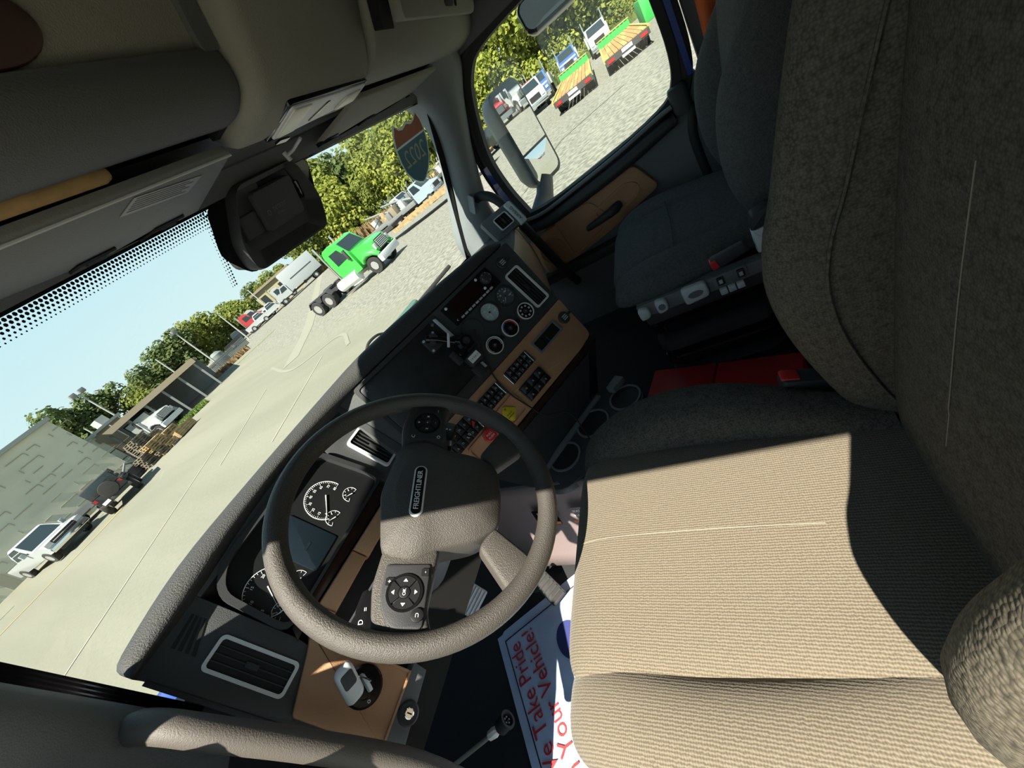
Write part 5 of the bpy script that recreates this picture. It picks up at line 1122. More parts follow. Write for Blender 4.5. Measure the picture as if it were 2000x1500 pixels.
# ---- buildings
mat('block_wall', (.50, .485, .385), .9, noise=(.5, .10)); mat('wall_stain', (.30, .285, .22), .9); mat('metal_roof', (.20, .23, .22), .5); mat('tan_wall', (.20, .17, .12), .8); mat('cream_wall', (.30, .27, .15), .8); mat('grey_metal', (.15, .165, .165), .5); mat('white_paint', (.32, .33, .32), .4, coat=.3); mat('dark_window', (.015, .02, .022), .1); mat('steel', (.20, .21, .21), .45, .3)
wh = thing('warehouse', 'long beige block warehouse with stained wall at the far left', 'building', (1, 42, gz(1, 40)))
m = MB(); m.box(-24, 9.6, 39, 60, -1.6, 4.9); m.build('block_shell', 'block_wall', wh)
m = MB(); m.box(-24.1, 9.75, 38.8, 60, 4.9, 5.15); m.build('roof_edge', 'metal_roof', wh)
rs = random.Random(5)
for j in range(8):                                                  # courses of cracked joints on the wall
    y0 = 4.3 - j * .62; m = MB(); x = -6
    while x < 9.3:
        l = rs.uniform(.4, 1.1)
        if rs.random() < .55: m.box(x, x + l, 38.965, 39.01, y0 - .02, y0 + .025); 
        if rs.random() < .45: m.box(x + l, x + l + .03, 38.965, 39.01, y0 - .3, y0)
        x += l + rs.uniform(.1, .7)
    m.build('crack_course', 'wall_stain', wh)
for j in range(9): x = -5 + j * 1.5; MB().box(x, x + .5, 38.97, 39.0, -1.3, -1.3 + rs.uniform(.8, 2.2)).build('water_stain', 'wall_stain', wh)
MB().box(-24, 9.6, 38.6, 39, -1.6, -1.12).build('plinth', 'joint_dark', wh)
# barrier post in front of the wall
tag(MB().tube([(-2.2, 33, -1.3), (-2.2, 33, -.35), (-1.6, 33.05, -.2), (-.2, 33.1, -.62)], .07, 8).build('gate_barrier', 'steel', smooth=60), 'grey steel barrier arm at the left edge by the warehouse', 'barrier')
sd_ = thing('small_shed', 'small beige shed behind the pallets', 'shed', tuple(pos(14.4, 46)))
p0 = pos(13.0, 46); p1 = pos(15.6, 44.5)
MB().box(p0.x - 1.5, p1.x - .3, p0.y, p0.y + 5, 0 - 1, 2.6).build('walls', 'block_wall', sd_); MB().box(p0.x - 1.7, p1.x - .1, p0.y - .2, p0.y + 5.2, 2.6, 2.8).build('roof', 'metal_roof', sd_)
# open shed sheltering white trucks
os_ = thing('open_shed', 'open-fronted metal shed roof sheltering white trucks', 'shed', tuple(pos(20, 47)))
a = pos(15.4, 47.5); b = pos(25.4, 46.5); e = V((b.x - a.x, b.y - a.y, 0)); L_ = e.length; OF = Fr((a.x, a.y, gz(b.x, b.y)), e, (-e.y, e.x, 0), (0, 0, 1))
MB(OF).prism([(-.5, -1.4), (L_ + .4, -1.4), (L_ + .4, 8), (-.5, 8)], 2.95, 3.12).build('roof_sheet', mat('roof_tan', (.17, .155, .125), .6), os_)
MB(OF).box(-.5, L_ + .4, -1.5, -1.38, 2.70, 3.16).build('fascia', 'tan_wall', os_)
m = MB(OF); m.box(-.5, L_ + .4, 7.8, 8, -.6, 3); m.build('rear_wall', 'grey_metal', os_)
for i in range(6): x = lerp(.2, L_ + .1, i / 5); MB(OF).box(x - .09, x + .09, -1.2, -1.02, -.6, 2.9).build('post', 'steel', os_)
for i in range(9): x = lerp(.6, L_, i / 9); MB(OF).box(x, x + .05, -.8, 7.8, 2.78, 2.9).build('rafter', 'white_paint', os_)
MB(OF).box(L_ * .15, L_ * .36, -1.2, 4, -.6, 2.4).build('white_container', 'white_paint', os_)
tb = thing('tan_building', 'tan flat-roofed building left of the open shed', 'building', tuple(pos(15.6, 54)))
a = pos(14.0, 55); b = pos(17.8, 54); MB().box(a.x, b.x, a.y, a.y + 8, -1, 3.0).build('walls', 'tan_wall', tb); MB().box(a.x - .3, b.x + .3, a.y - .3, a.y + 8, 3.0, 3.25).build('roof', 'metal_roof', tb); MB().box(b.x - 1.3, b.x - .5, a.y + .1, a.y + 2, 3.25, 4.0).build('roof_unit', 'white_paint', tb)
yb = thing('yellow_building', 'long cream building with dark windows behind the parked trucks', 'building', tuple(pos(38.5, 84)))
a = pos(35.4, 84); b = pos(43.0, 83); e = V((b.x - a.x, b.y - a.y, 0)); L_ = e.length; OF = Fr((a.x, a.y, gz(a.x, a.y)), e, (-e.y, e.x, 0), (0, 0, 1))
MB(OF).box(0, L_ * .74, 0, 8, -1, 3.9).build('walls', 'cream_wall', yb); MB(OF).box(-.3, L_ * .75, -.4, 8, 3.9, 4.25).build('roof', 'tan_wall', yb); MB(OF).box(L_ * .75, L_, .5, 8, -1, 4.0).build('annex', 'grey_metal', yb)
for i, x in enumerate((.06, .24, .42)): MB(OF).box(L_ * x, L_ * (x + .10), -.05, .1, 1.2, 2.9).build('window', 'dark_window', yb)
tk_ = tag(MB().lathe([(.9, .0), (.9, 1.5), (.4, 1.9)], 16, pos(27.6, 66).x, pos(27.6, 66).y).build('grey_tank', 'grey_metal', smooth=30), 'grey tank standing beside the far pole', 'tank'); tk_.location.z = gz(30, 57) 
fe = thing('yard_fence', 'grey picket fence between the open shed and the far trucks', 'fence', tuple(pos(28.5, 62)))
a = pos(26.2, 60); b = pos(31.0, 63); n_ = 34
for i in range(n_): p = a.lerp(b, i / (n_ - 1)); p.z = gz(p.x, p.y); MB().box(p.x - .06, p.x + .06, p.y - .02, p.y + .02, p.z, p.z + 1.2).build('picket', 'grey_metal', fe)
m = MB(); m.tube([(a.x, a.y, gz(a.x, a.y) + .9), (b.x, b.y, gz(b.x, b.y) + .9)], .04, 5); m.build('rail', 'grey_metal', fe)
pf = thing('pallet_gate', 'black steel gate frame leaning by the warehouse corner', 'gate', tuple(pos(14.9, 41)))
a = pos(13.9, 41); b = pos(16.2, 40.5); m = MB()
for t in (0, .33, .66, 1): p = a.lerp(b, t); MB().box(p.x - .04, p.x + .04, p.y - .04, p.y + .04, p.z, p.z + 2.0).build('upright', 'rubber', pf)
for h in (.3, 1.1, 1.95): MB().tube([(a.x, a.y, a.z + h), (b.x, b.y, b.z + h)], .035, 5).build('crossbar', 'rubber', pf)
# light poles
def pole(az, D, h, label, head=None, arm=0):
    p = pos(az, D); t = thing('light_pole', label, 'pole', tuple(p)); MB().tube([(p.x, p.y, p.z - .3), (p.x, p.y, p.z + h)], [.13, .08], 8).build('shaft', 'white_paint', t, smooth=60)
    for q in range(head or 0):
        o = (q - (head - 1) / 2) * .9; MB().box(p.x + o - .28, p.x + o + .28, p.y - .25, p.y + .15, p.z + h - .1, p.z + h + .35).build('floodlight', 'steel', t, bevel=.05)
    if head: MB().box(p.x - .7, p.x + .7, p.y - .05, p.y + .05, p.z + h - .15, p.z + h - .05).build('crossarm', 'steel', t)
    if arm: MB().tube([(p.x, p.y, p.z + h - .1), (p.x - arm, p.y - .5, p.z + h + .15)], .05, 6).build('arm', 'white_paint', t)
    return t
pole(17.2, 60, 7.2, 'tall light pole with two floodlights above the tan building', 2); pole(27.0, 62, 6.2, 'light pole with a floodlight behind the open shed', 1, .8); pole(23.7, 60, 5.3, 'thin bare pole above the open shed roof'); pole(31.4, 70, 5.0, 'thin pole in front of the far fence', 0, .6); pole(35.7, 75, 5.0, 'thin pole left of the cream building'); pole(14.9, 66, 4.6, 'short thin pole right of the warehouse corner')
# overhead wires
a = pos(17.2, 60, 6.9); b = pos(36, 110, 7.5)
# ================================================================== VEHICLES (local axes: +Y is the front, ground at z = 0)
def paint(name, c): return mat(name, c, .3, coat=.5)
paint('truck_green', (.045, .36, .06)); paint('truck_white', (.34, .36, .37)); paint('truck_blue', (.04, .09, .25)); paint('truck_pale', (.25, .32, .36)); paint('truck_red', (.38, .03, .03)); paint('jeep_black', (.015, .015, .016)); mat('tyre', (.02, .02, .02), .85); mat('alloy', (.45, .45, .46), .3, .6); mat('chassis', (.035, .035, .037), .7); mat('glass_dark', (.02, .03, .035), .06); mat('grille_dark', (.015, .015, .016), .5); mat('lamp_red', (.30, .01, .01), .3); mat('lamp_white', (.5, .5, .5), .2); mat('deck_orange', (.36, .17, .06), .8, noise=(3, .3)); mat('deck_yellow', (.36, .28, .08), .7, noise=(2, .3)); mat('head_green', (.03, .30, .06), .6); mat('wood_pale', (.28, .20, .10), .85, noise=(4, .35)); mat('wood_grey', (.13, .11, .085), .9, noise=(4, .3)); mat('box_white', (.30, .33, .35), .5)
XA = Fr((0, 0, 0), (0, 1, 0), (0, 0, 1), (1, 0, 0))
WH = {}
def wheel(parent, x, y, r, wd, mt='alloy'):
    k = (round(r, 3), round(wd, 3), mt)
    if k not in WH:
        f = Fr((0, 0, 0), (0, 1, 0), (0, 0, 1), (1, 0, 0)); a = MB(f).lathe([(r * .55, -wd / 2), (r * .93, -wd / 2), (r, -wd * .36), (r, wd * .36), (r * .93, wd / 2), (r * .55, wd / 2)], 20).mesh('tyre', 40); a.materials.append(MATS['tyre'])
        b = MB(f).lathe([(r * .56, -wd * .52), (r * .50, -wd * .52), (r * .42, -wd * .30), (r * .18, -wd * .30), (r * .15, -wd * .50), (r * .15, wd * .50), (r * .18, wd * .30), (r * .42, wd * .30), (r * .50, wd * .52), (r * .56, wd * .52)], 20).mesh('rim', 40); b.materials.append(MATS[mt]); WH[k] = (a, b)
    o = bpy.data.objects.new('wheel', WH[k][0]); COL.objects.link(o); o.parent = parent; o.location = (x, y, r); q = bpy.data.objects.new('rim', WH[k][1]); COL.objects.link(q); q.parent = o; return o
def side_loft(prof_w, m):
    """prof_w: list of (list of (y, z), x) outlines of equal length mirrored across the centre"""
    R = [[(x, y, z) for y, z in P] for P, x in prof_w]; m.rings(R, True, True); return m
def body(P, hw, tuck=.06, r=.03): 
    m = MB(); Q = roundpoly(P, r, 2); cy = sum(p[0] for p in Q) / len(Q); cz = sum(p[1] for p in Q) / len(Q)
    s = lambda k: [(cy + (y - cy) * k, cz + (z - cz) * k) for y, z in Q]
    return side_loft([(s(.985), -hw), (Q, -hw + tuck * .4), (Q, hw - tuck * .4), (s(.985), hw)], m)
def place(t, p, rz): t.location = p; t.rotation_euler = (0, 0, rz); return t
def quad(m, pts): i = m.add(pts); m.f.append(tuple(range(i, i + len(pts))))
def semi(label, paintname, group=None, sleeper=False, frame_len=4.9, hood=True, rear=True):
    t = thing('semi_truck', label, 'truck', (0, 0, 0), group); C0, C1 = 0, 2.0       # cab from y = 0 to the hood's nose at about 3.6
    for x in (-.42, .42): MB().box(x - .05, x + .05, -frame_len, 3.0, .68, .92).build('frame_rail', 'chassis', t)
    cab = [(-.35, .75), (-.35, 2.60), (-.15, 2.88), (.55, 2.92), (.95, 2.78), (1.45, 1.98), (1.45, .75)]
    body(cab, 1.05, .12, .10).build('cab', paintname, t, smooth=40)
    if hood: body([(1.40, .95), (1.40, 1.95), (2.5, 1.80), (3.05, 1.62), (3.12, 1.0), (2.9, .95)], .80, .2, .12).build('hood', paintname, t, smooth=40)
    for x in (-1, 1):
        MB().tube([(x * .95, 1.75, .95), (x * .97, 1.95, 1.18), (x * .97, 2.35, 1.28), (x * .97, 2.80, 1.15), (x * .92, 3.08, .85)], [.14, .18, .2, .18, .14], 10, flat=1.3).build('fender', paintname, t, smooth=60)
        m = MB(); quad(m, [(x * 1.058, .10, 1.72), (x * 1.058, 1.22, 1.78), (x * 1.058, .88, 2.48), (x * 1.058, .10, 2.50)]); m.build('side_window', 'glass_dark', t, smooth=0, solid=.02)
        MB().box(x * 1.10 - .06, x * 1.10 + .06, 1.15, 1.32, 1.6, 2.25).build('mirror', 'chassis', t, bevel=.02)
        MB().box(x * .78 - .12, x * .78 + .12, 3.02, 3.15, 1.15, 1.45).build('headlamp', 'lamp_white', t, bevel=.02)
        MB().tube([(x * 1.0, -1.0, .70), (x * 1.0, .9, .70)], .33, 14).build('fuel_tank', 'silver', t, smooth=40)
        MB().tube([(x * .98, -.55, .9), (x * .98, -.55, 3.35)], .075, 8).build('exhaust_stack', 'chrome', t, smooth=60)
        MB().box(x * 1.0 - .15, x * 1.0 + .15, .0, .9, .30, .42).build('step', 'silver', t)
    m = MB(); quad(m, [(-.92, 1.43, 2.04), (.92, 1.43, 2.04), (.82, 1.02, 2.70), (-.82, 1.02, 2.70)]); m.build('windshield', 'glass_dark', t, smooth=0, solid=.03)
    MB().box(-.55, .55, 3.06, 3.13, 1.0, 1.62).build('grille', 'grille_dark', t, bevel=.03)
    for i in range(6): MB().box(-.52, .52, 3.12, 3.16, 1.06 + i * .09, 1.10 + i * .09).build('grille_bar', 'silver', t)
    MB().box(-1.12, 1.12, 2.95, 3.25, .42, .85).build('bumper', 'silver_plastic', t, bevel=.06)
    MB().box(-.45, .45, -3.9, -2.6, .95, 1.10).build('fifth_wheel', 'chassis', t, bevel=.03)
    for x in (-.93, .93):
        wheel(t, x, 2.30, .52, .30)
        if rear:
            for y in (-2.6, -3.95): wheel(t, x * .97, y, .52, .56)
            for y in (-2.6, -3.95): MB().tube([(x, y - .62, .75), (x, y - .35, 1.08), (x, y + .35, 1.08), (x, y + .62, .75)], .05, 6, flat=5).build('mudguard', 'chassis', t)
    for i in range(5): MB().box(-.7 + i * .33, -.62 + i * .33, .55, .7, 2.9, 2.98).build('marker_light', 'deck_orange', t)
    return t
g = semi('bright green day-cab semi truck parked across the yard', 'truck_green')
place(g, (20.05, 18.6, gz(20, 18.6)), pi + .03)
def pickup(label, paintname):
    t = thing('pickup_truck', label, 'pickup', (0, 0, 0))
    body([(-2.9, .45), (-2.9, 1.12), (-.9, 1.16), (1.0, 1.16), (2.4, 1.10), (2.75, .95), (2.8, .5)], .98, .1, .08).build('body', paintname, t, smooth=40)
    m = MB(); A = [(-1.0, 1.15), (1.15, 1.15)]; rings = []
    for z, y0, y1, hw in ((1.14, -1.05, 1.15, .90), (1.55, -.95, .55, .84), (1.86, -.75, .25, .74), (1.92, -.6, .1, .68)): rings.append([(-hw, y0, z), (hw, y0, z), (hw, y1, z), (-hw, y1, z)])
    m.rings(rings, True, True); m.build('cabin', paintname, t, smooth=30)
    m = MB(); quad(m, [(-.80, 1.06, 1.20), (.80, 1.06, 1.20), (.68, .32, 1.83), (-.68, .32, 1.83)]); m.build('windshield', 'glass_dark', t, smooth=0, solid=.03)
    for x in (-1, 1):
        m = MB(); quad(m, [(x * .91, -.85, 1.2), (x * .91, .8, 1.2), (x * .77, .25, 1.80), (x * .77, -.7, 1.80)]); m.build('side_window', 'glass_dark', t, smooth=0, solid=.02)
        MB().box(x * 1.08 - .1, x * 1.08 + .1, .75, .9, 1.15, 1.42).build('mirror', paintname, t, bevel=.03); MB().box(x * .80 - .17, x * .80 + .17, 2.66, 2.80, .82, 1.05).build('headlamp', 'lamp_white', t, bevel=.03)
        for y in (1.85, -1.85): wheel(t, x * .88, y, .40, .28)
    MB().box(-.62, .62, 2.72, 2.82, .78, 1.04).build('grille', 'grille_dark', t, bevel=.02); MB().box(-.60, .60, 2.80, 2.84, .90, .94).build('grille_bar', 'chrome', t); MB().box(-.98, .98, 2.70, 2.92, .45, .72).build('bumper', 'chrome', t, bevel=.05); MB().box(-.7, .7, 2.6, 2.86, .28, .45).build('valance', 'grille_dark', t)
    return t
place(pickup('white pickup truck facing the camera in front of the warehouse', 'truck_white'), (3.05, 34.6, gz(3, 34)), pi + .20)
# black off-roader seen from behind
j = thing('off_roader', 'black boxy off-road vehicle seen from behind beside the warehouse', 'car', (0, 0, 0))
body([(-1.9, .55), (-1.9, 1.15), (.6, 1.18), (1.9, 1.12), (1.95, .6)], .80, .08, .06).build('body', 'jeep_black', j, smooth=40); body([(-1.88, 1.15), (-1.80, 1.82), (.25, 1.82), (.60, 1.18)], .74, .08, .05).build('hard_top', 'jeep_black', j, smooth=40)
MB().box(-.52, .52, -1.93, -1.87, 1.24, 1.72).build('rear_window', 'glass_dark', j, bevel=.02)
for x in (-1, 1):
    MB().box(x * .68 - .07, x * .68 + .07, -1.96, -1.90, .95, 1.12).build('tail_lamp', 'lamp_red', j); MB().box(x * .755 - .01, x * .755 + .01, -1.6, .1, 1.25, 1.70).build('side_window', 'glass_dark', j)
    for y in (-1.2, 1.3): wheel(j, x * .80, y, .42, .30); MB().box(x * .88 - .16, x * .88 + .16, y - .5, y + .5, .92, .99).build('fender_flare', 'chassis', j, bevel=.02)
w_ = bpy.data.objects.new('spare_wheel', None); bpy.data.objects.remove(w_)
MB(Fr((.12, -2.05, 1.10), (1, 0, 0), (0, 0, 1), (0, -1, 0))).lathe([(.16, -.1), (.40, -.1), (.42, 0), (.40, .1), (.16, .12)], 20).build('spare_wheel', 'tyre', j, smooth=40)
MB().box(-.85, .85, -2.06, -1.88, .50, .70).build('rear_bumper', 'chassis', j, bevel=.03); MB().box(-.62, -.28, -2.08, -2.05, .60, .76).build('number_plate', 'white_ink', j)
place(j, (6.15, 31.2, gz(6.15, 31)), -.30)
ut = thing('utility_trailer', 'small flat utility trailer between the pickup and the off-roader', 'trailer', (0, 0, 0))
MB().box(-.9, .9, -1.6, 1.6, .50, .60).build('deck', 'wood_grey', ut)
for x in (-.9, .9): MB().box(x - .04, x + .04, -1.6, 1.6, .6, .95).build('side_rail', 'steel', ut); wheel(ut, x * 1.12, 0, .33, .2)
MB().tube([(-.5, 1.6, .5), (0, 2.7, .5), (.5, 1.6, .5)], .05, 6).build('drawbar', 'chassis', ut)
place(ut, (5.0, 36.6, gz(5, 36)), 1.35)
# ---- pallets: stacks standing by the warehouse corner, each pallet a thing
pm = MB()
for i in range(6): pm.box(-.6 + i * .208, -.44 + i * .208, -.5, .5, .11, .135)
for y in (-.48, -.06, .36): pm.box(-.6, .6, y, y + .11, .03, .11)
for i in range(3): pm.box(-.6 + i * .5, -.4 + i * .5, -.5, .5, 0, .03)
PMS = []
for mt in ('wood_pale', 'wood_grey'): q = pm.mesh('pallet', 0); q.materials.append(MATS[mt]); PMS.append(q)
rp_ = random.Random(9)
def stack(az, D, n, mt, rz, label, grp, tilt=0):
    p = pos(az, D)
    for i in range(n):
        o = bpy.data.objects.new('pallet', PMS[mt if rp_.random() < .75 else 1 - mt]); COL.objects.link(o); o.location = (p.x + rp_.uniform(-.08, .08), p.y + rp_.uniform(-.08, .08), p.z + i * .15); o.rotation_euler = (0, 0, rz + rp_.uniform(-.12, .12)); tag(o, label, 'pallet', grp)
stack(15.3, 35.5, 6, 1, .2, 'weathered pallet in the leftmost stack beside the off-roader', 'pallets in the left stack'); stack(16.0, 38.5, 12, 1, .5, 'grey pallet in the tall rear stack below the white truck', 'pallets in the tall rear stack'); stack(17.1, 38.8, 9, 1, -.2, 'brown pallet in the middle rear stack', 'pallets in the middle rear stack'); stack(16.7, 35.3, 8, 0, .1, 'pale pallet in the front middle stack', 'pallets in the front middle stack'); stack(18.2, 37.6, 6, 0, .3, 'pale pallet in the right rear stack', 'pallets in the right rear stack'); stack(17.9, 35.4, 3, 1, .0, 'grey pallet in the low front stack', 'pallets in the low front stack')
cr = thing('wooden_crate', 'pale wooden crate at the right end of the pallets', 'crate', (0, 0, 0))
for i in range(4): MB().box(-.8, .8, -.5, -.46, .08 + i * .14, .19 + i * .14).build('front_board', 'wood_pale', cr); MB().box(-.8, .8, .46, .5, .08 + i * .14, .19 + i * .14).build('back_board', 'wood_pale', cr)
MB().box(-.8, .8, -.46, .46, .05, .5).build('core', 'wood_pale', cr); place(cr, pos(19.2, 35.6), .3)
sc_ = thing('scrap_heap', 'dark scrap machine part lying beside the pallets', 'scrap', (0, 0, 0))
MB().box(-.7, .7, -.4, .4, .2, .8).build('casing', 'chassis', sc_, bevel=.08); MB().tube([(-.5, 0, .8), (.2, .1, 1.15), (.8, 0, .7)], .08, 6).build('arm', 'steel', sc_); MB().tube([(-.9, -.3, .1), (.9, -.3, .1)], .12, 8).build('roller', 'chassis', sc_); place(sc_, pos(13.6, 35.8), .4)
# ---- white truck in the open shed
def box_truck(label, body_len, bm, cabp='truck_white', box_h=2.9, z0=.95, group=None):
    t = thing('box_truck', label, 'truck', (0, 0, 0), group)
    MB().box(-1.2, 1.2, -body_len, -.1, z0, z0 + box_h).build('cargo_box', bm, t, bevel=.03); MB().box(-.45, .45, -body_len, 2.2, .6, .85).build('frame', 'chassis', t)
    body([(.0, .7), (.0, 2.35), (.25, 2.45), (.95, 2.40), (1.5, 1.70), (2.5, 1.45), (2.6, .8)], 1.0, .1, .1).build('cab', cabp, t, smooth=40)
    m = MB(); quad(m, [(-.88, 1.50, 1.74), (.88, 1.50, 1.74), (.8, 1.0, 2.34), (-.8, 1.0, 2.34)]); m.build('windshield', 'glass_dark', t, smooth=0, solid=.03)
    for x in (-1, 1):
        m = MB(); quad(m, [(x * 1.005, .2, 1.6), (x * 1.005, 1.3, 1.6), (x * 1.005, .95, 2.25), (x * 1.005, .2, 2.25)]); m.build('side_window', 'glass_dark', t, smooth=0, solid=.02)
        wheel(t, x * .9, 1.75, .45, .28); wheel(t, x * .9, -body_len + 1.6, .45, .5); MB().box(x * .75 - .14, x * .75 + .14, 2.52, 2.64, 1.0, 1.2).build('headlamp', 'lamp_white', t)
    MB().box(-.5, .5, 2.55, 2.63, .95, 1.35).build('grille', 'grille_dark', t); MB().box(-1.0, 1.0, 2.5, 2.75, .5, .8).build('bumper', 'chrome', t, bevel=.04)
    return t
place(semi('white semi truck parked under the open shed roof', 'truck_white', rear=False, frame_len=1.0), pos(17.5, 47.6), pi + .3)
bt = box_truck('white box truck with dark side stripe parked in front of the cream building', 6.2, 'box_white')
p_ = pos(39.4, 72); q_ = pos(42.6, 72.5)
b_ = MB(); b_.box(1.21, 1.23, -5.4, -1.2, 2.3, 2.42); b_.box(-1.23, -1.21, -5.4, -1.2, 2.3, 2.42); b_.build('side_stripe', 'chassis', bt); place(bt, pos(39.0, 71.5), atan2(q_.y - p_.y, q_.x - p_.x) + pi / 2)
for az, D, kind, lab in ((31.0, 77, 'jeep_black', 'dark pickup at the left end of the far truck row'), (34.2, 74, 'truck_white', 'white pickup right of the red truck in the far row'), (36.0, 73, 'truck_white', 'white pickup nearest the box truck in the far row')): place(pickup(lab, kind), pos(az, D), -2.2)
place(semi('red semi truck in the far row of parked trucks', 'truck_red', rear=False, frame_len=1.5), pos(32.6, 78), -2.2); place(semi('white semi truck in the middle of the far row', 'truck_white', rear=False, frame_len=1.5), pos(33.4, 80), -2.2); place(semi('white semi truck beside the cream building wall', 'truck_white', rear=False, frame_len=1.5), pos(37.4, 76), -2.2)
# ---- low trailer with wooden deck, wreckers behind
lb = thing('lowboy_trailer', 'low trailer with a rusty wooden deck behind the green truck', 'trailer', (0, 0, 0))
for i in range(12): MB().box(-1.2 + i * .2, -1.03 + i * .2, -6.5, 3.0, .78, .86).build('deck_plank', 'deck_orange', lb)
for x in (-1.22, 1.22):
    MB().box(x - .05, x + .05, -6.5, 3.2, .60, .88).build('side_beam', 'wood_pale', lb)
    for y in (-5.6, -4.4, -3.2): wheel(lb, x * .82, y, .42, .30)
MB().prism([(-1.2, 3.0), (1.2, 3.0), (.6, 6.0), (-.6, 6.0)], 1.0, 1.25).build('gooseneck', 'chassis', lb)
place(lb, (29.2, 16.8, gz(29, 16)), .05)
def wrecker(label, paintname, seed=1, boom='steel'):
    t = box_truck(label, 5.0, 'steel', paintname, .40, .85); t.name = 'wrecker_truck'; q = random.Random(seed)
    MB().tube([(0, -1.0, 1.5), (0, -3.0, 2.2), (0, -5.2, 2.7)], [.13, .11, .08], 8).build('boom', boom, t); MB().tube([(0, -.8, 1.3), (0, -.6, 2.6), (0, -.3, 2.9)], .07, 6).build('mast', boom, t)
    for x in (-.8, .8): MB().tube([(x, -4.6, 1.3), (x * .4, -2.4, 2.0)], .05, 6).build('strut', 'chassis', t); MB().tube([(x * 1.1, -.35, 1.2), (x * 1.1, -.35, 2.9)], .05, 6).build('stack', 'chrome', t)
    for i in range(5): y = -.6 - i * .9; x = q.choice((-.7, .0, .7)); h = q.uniform(.4, 1.1); MB().box(x - .4, x + .4, y - .35, y + .35, 1.25, 1.25 + h).build('tool_locker', q.choice(('truck_white', 'wood_pale', 'steel', 'tan_wall')), t, bevel=.03)
    return t
place(wrecker('white wrecker truck with a boom behind the green truck cab', 'truck_white', 1), pos(56.6, 48), pi - .1); place(wrecker('pale blue-grey wrecker truck behind the low trailer', 'truck_pale', 2), pos(59.6, 44), pi - .15)
for az, D, lab in ((64.4, 62, 'white crane truck at the right edge of the windshield view'),): place(wrecker(lab, 'truck_white', 3), pos(az, D), -1.7)
# ---- flatbeds seen through the passenger window
def flatbed(label, group=None):
    t = thing('flatbed_trailer', label, 'trailer', (0, 0, 0), group); LN = 12.6
    for i in range(9):
        for k, (y0, y1) in enumerate(((0, 3.6), (3.65, 8.2), (8.25, LN))): MB().box(-1.15 + i * 2.3 / 9, -1.15 + (i + .9) * 2.3 / 9, y0, y1, .74, .80).build('deck_plank', 'deck_yellow' if (i * 7 + k * 5) % 4 == 0 else 'deck_orange', t)
    for x in (-1.2, 1.2): MB().box(x - .06, x + .06, -.1, LN, .64, .86).build('side_rail', 'deck_yellow', t)
    MB().box(-1.25, 1.25, LN, LN + .12, .7, 1.26).build('headboard', 'head_green', t)
    for i in range(9): MB().box(-1.2 + i * .29, -1.1 + i * .29, LN - .05, LN, .82, 1.24).build('headboard_rib', 'head_green', t)
    MB().box(-1.27, 1.27, LN - .05, LN + .15, 1.26, 1.32).build('headboard_rail', 'deck_yellow', t)
    MB().box(-1.2, 1.2, -.12, .0, .46, .76).build('tail_plate', 'chassis', t)
    for x in (-1, 1):
        MB().box(x * .9 - .18, x * .9 + .18, -.15, -.11, .52, .66).build('tail_lamp', 'lamp_red', t)
        for y in (1.3, 2.5): wheel(t, x * .92, y, .40, .5)
        MB().box(x * .55 - .05, x * .55 + .05, 0, LN, .4, .7).build('frame_rail', 'chassis', t); MB().box(x * .7 - .06, x * .7 + .06, 9.6, 9.8, 0, .6).build('landing_leg', 'chassis', t)
    MB().box(-.35, .35, -.30, -.1, .36, .46).build('tow_bar', 'silver_plastic', t); MB().box(-.28, .28, -.16, -.12, .56, .72).build('number_plate', 'white_ink', t)
    return t
for lab, a0, a1 in (('orange-decked flatbed trailer with green headboard nearer the side mirror', 81.86, 82.96), ('orange-decked flatbed trailer with green headboard below the white truck cab', 88.6, 87.85)):
    p_ = pos(a0, 27.2); q_ = pos(a1, 40); place(flatbed(lab), p_, atan2(q_.y - p_.y, q_.x - p_.x) - pi / 2)
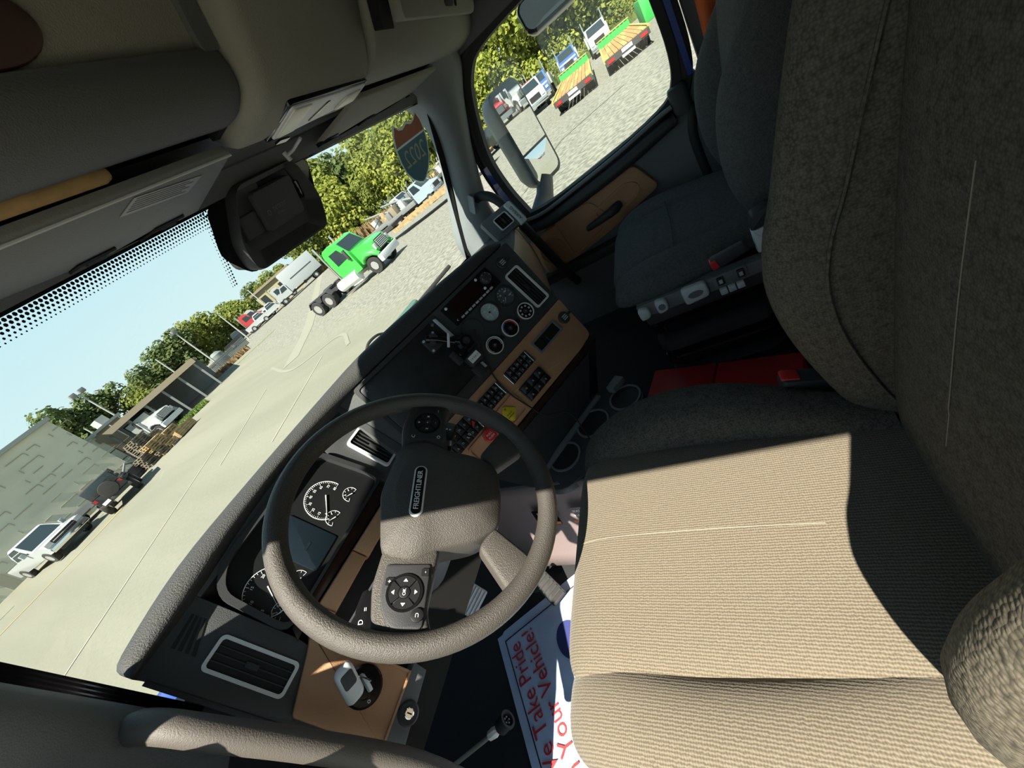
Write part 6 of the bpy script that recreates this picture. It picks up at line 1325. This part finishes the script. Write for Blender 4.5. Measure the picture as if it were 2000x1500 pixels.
for az, D, pn, lab in ((86.4, 52, 'truck_white', 'white truck facing the camera behind the flatbeds'), (82.8, 56, 'truck_blue', 'white and blue truck facing the camera between the two flatbeds'), (79.0, 50, 'truck_blue', 'blue truck facing the camera just right of the side mirror')):
    t = box_truck(lab, 3.0, 'truck_white', pn, 1.0); MB().box(-.98, .98, 1.9, 2.5, 1.28, 1.5).build('hood_panel', 'truck_white', t, bevel=.05)
    for x in (-1.0, 1.0): MB().tube([(x, -.1, 1.0), (x, -.1, 3.2)], .06, 6).build('stack', 'chrome', t)
    place(t, pos(az, D), pi / 2 + .1)
wt = wrecker('tow truck with red crate half hidden by the side mirror', 'truck_white', 4); MB().box(-.6, .6, -2.2, -1.0, 1.6, 2.5).build('red_crate', 'truck_red', wt); place(wt, pos(77.6, 44), pi / 2 + .3)
tag(place(MB().box(-1, 1, -1, 1, 0, 1.6).build('green_dumpster', 'head_green', bevel=.05), pos(92.0, 44), .2), 'green dumpster at the rear edge of the passenger window', 'dumpster')
place(pickup('dark pickup seen past the front edge of the passenger window', 'jeep_black'), pos(70.4, 40), 1.2)
# ---- parked trucks behind, seen in the side mirror
for x, y, pn, lab in ((7.0, -44, 'truck_white', 'white semi truck at the near end of the row reflected in the side mirror'), (9.8, -45, 'truck_red', 'red semi truck left of the white one reflected in the side mirror'), (12.6, -44, 'truck_white', 'white semi truck in the middle of the row reflected in the side mirror'), (15.4, -45, 'truck_red', 'red semi truck at the far end of the row reflected in the side mirror')):
    place(semi(lab, pn, rear=False, frame_len=1.5), (x, y, gz(x, y)), -.15)
# ---- outside of our own truck: cowl, wiper, blue door skin
ow = thing('wiper', 'black windshield wiper with green-tinted cowl piece outside the glass', 'wiper', (1.2, .70, .72))
MB().tube([(1.42, .60, .745), (1.20, .70, .735), (.98, .765, .735)], .010, 6).build('blade', 'rubber', ow, smooth=60); MB().tube([(1.35, .68, .70), (1.16, .74, .725), (1.10, .74, .735)], .008, 6).build('arm', 'chassis', ow, smooth=60)
MB().tube([tuple(q) for q in spline([(.86, .81, .72), (.80, .80, .76), (.84, .79, .79), (.92, .80, .78), (.98, .81, .75)], 20)], .006, 6).build('washer_hose', 'rubber', ow, smooth=60)
MB().prism(roundpoly([(.90, .78), (1.20, .72), (1.24, .77), (.95, .85)], .02), .70, .75, .01).build('cowl_cap', mat('cowl_green', (.06, .12, .09), .4), ow)
tag(MB().box(-.40, 1.56, .94, 1.15, .45, .60).build('cowl', 'blue_paint', bevel=.03), 'blue painted cowl below the windshield', 'cowl')
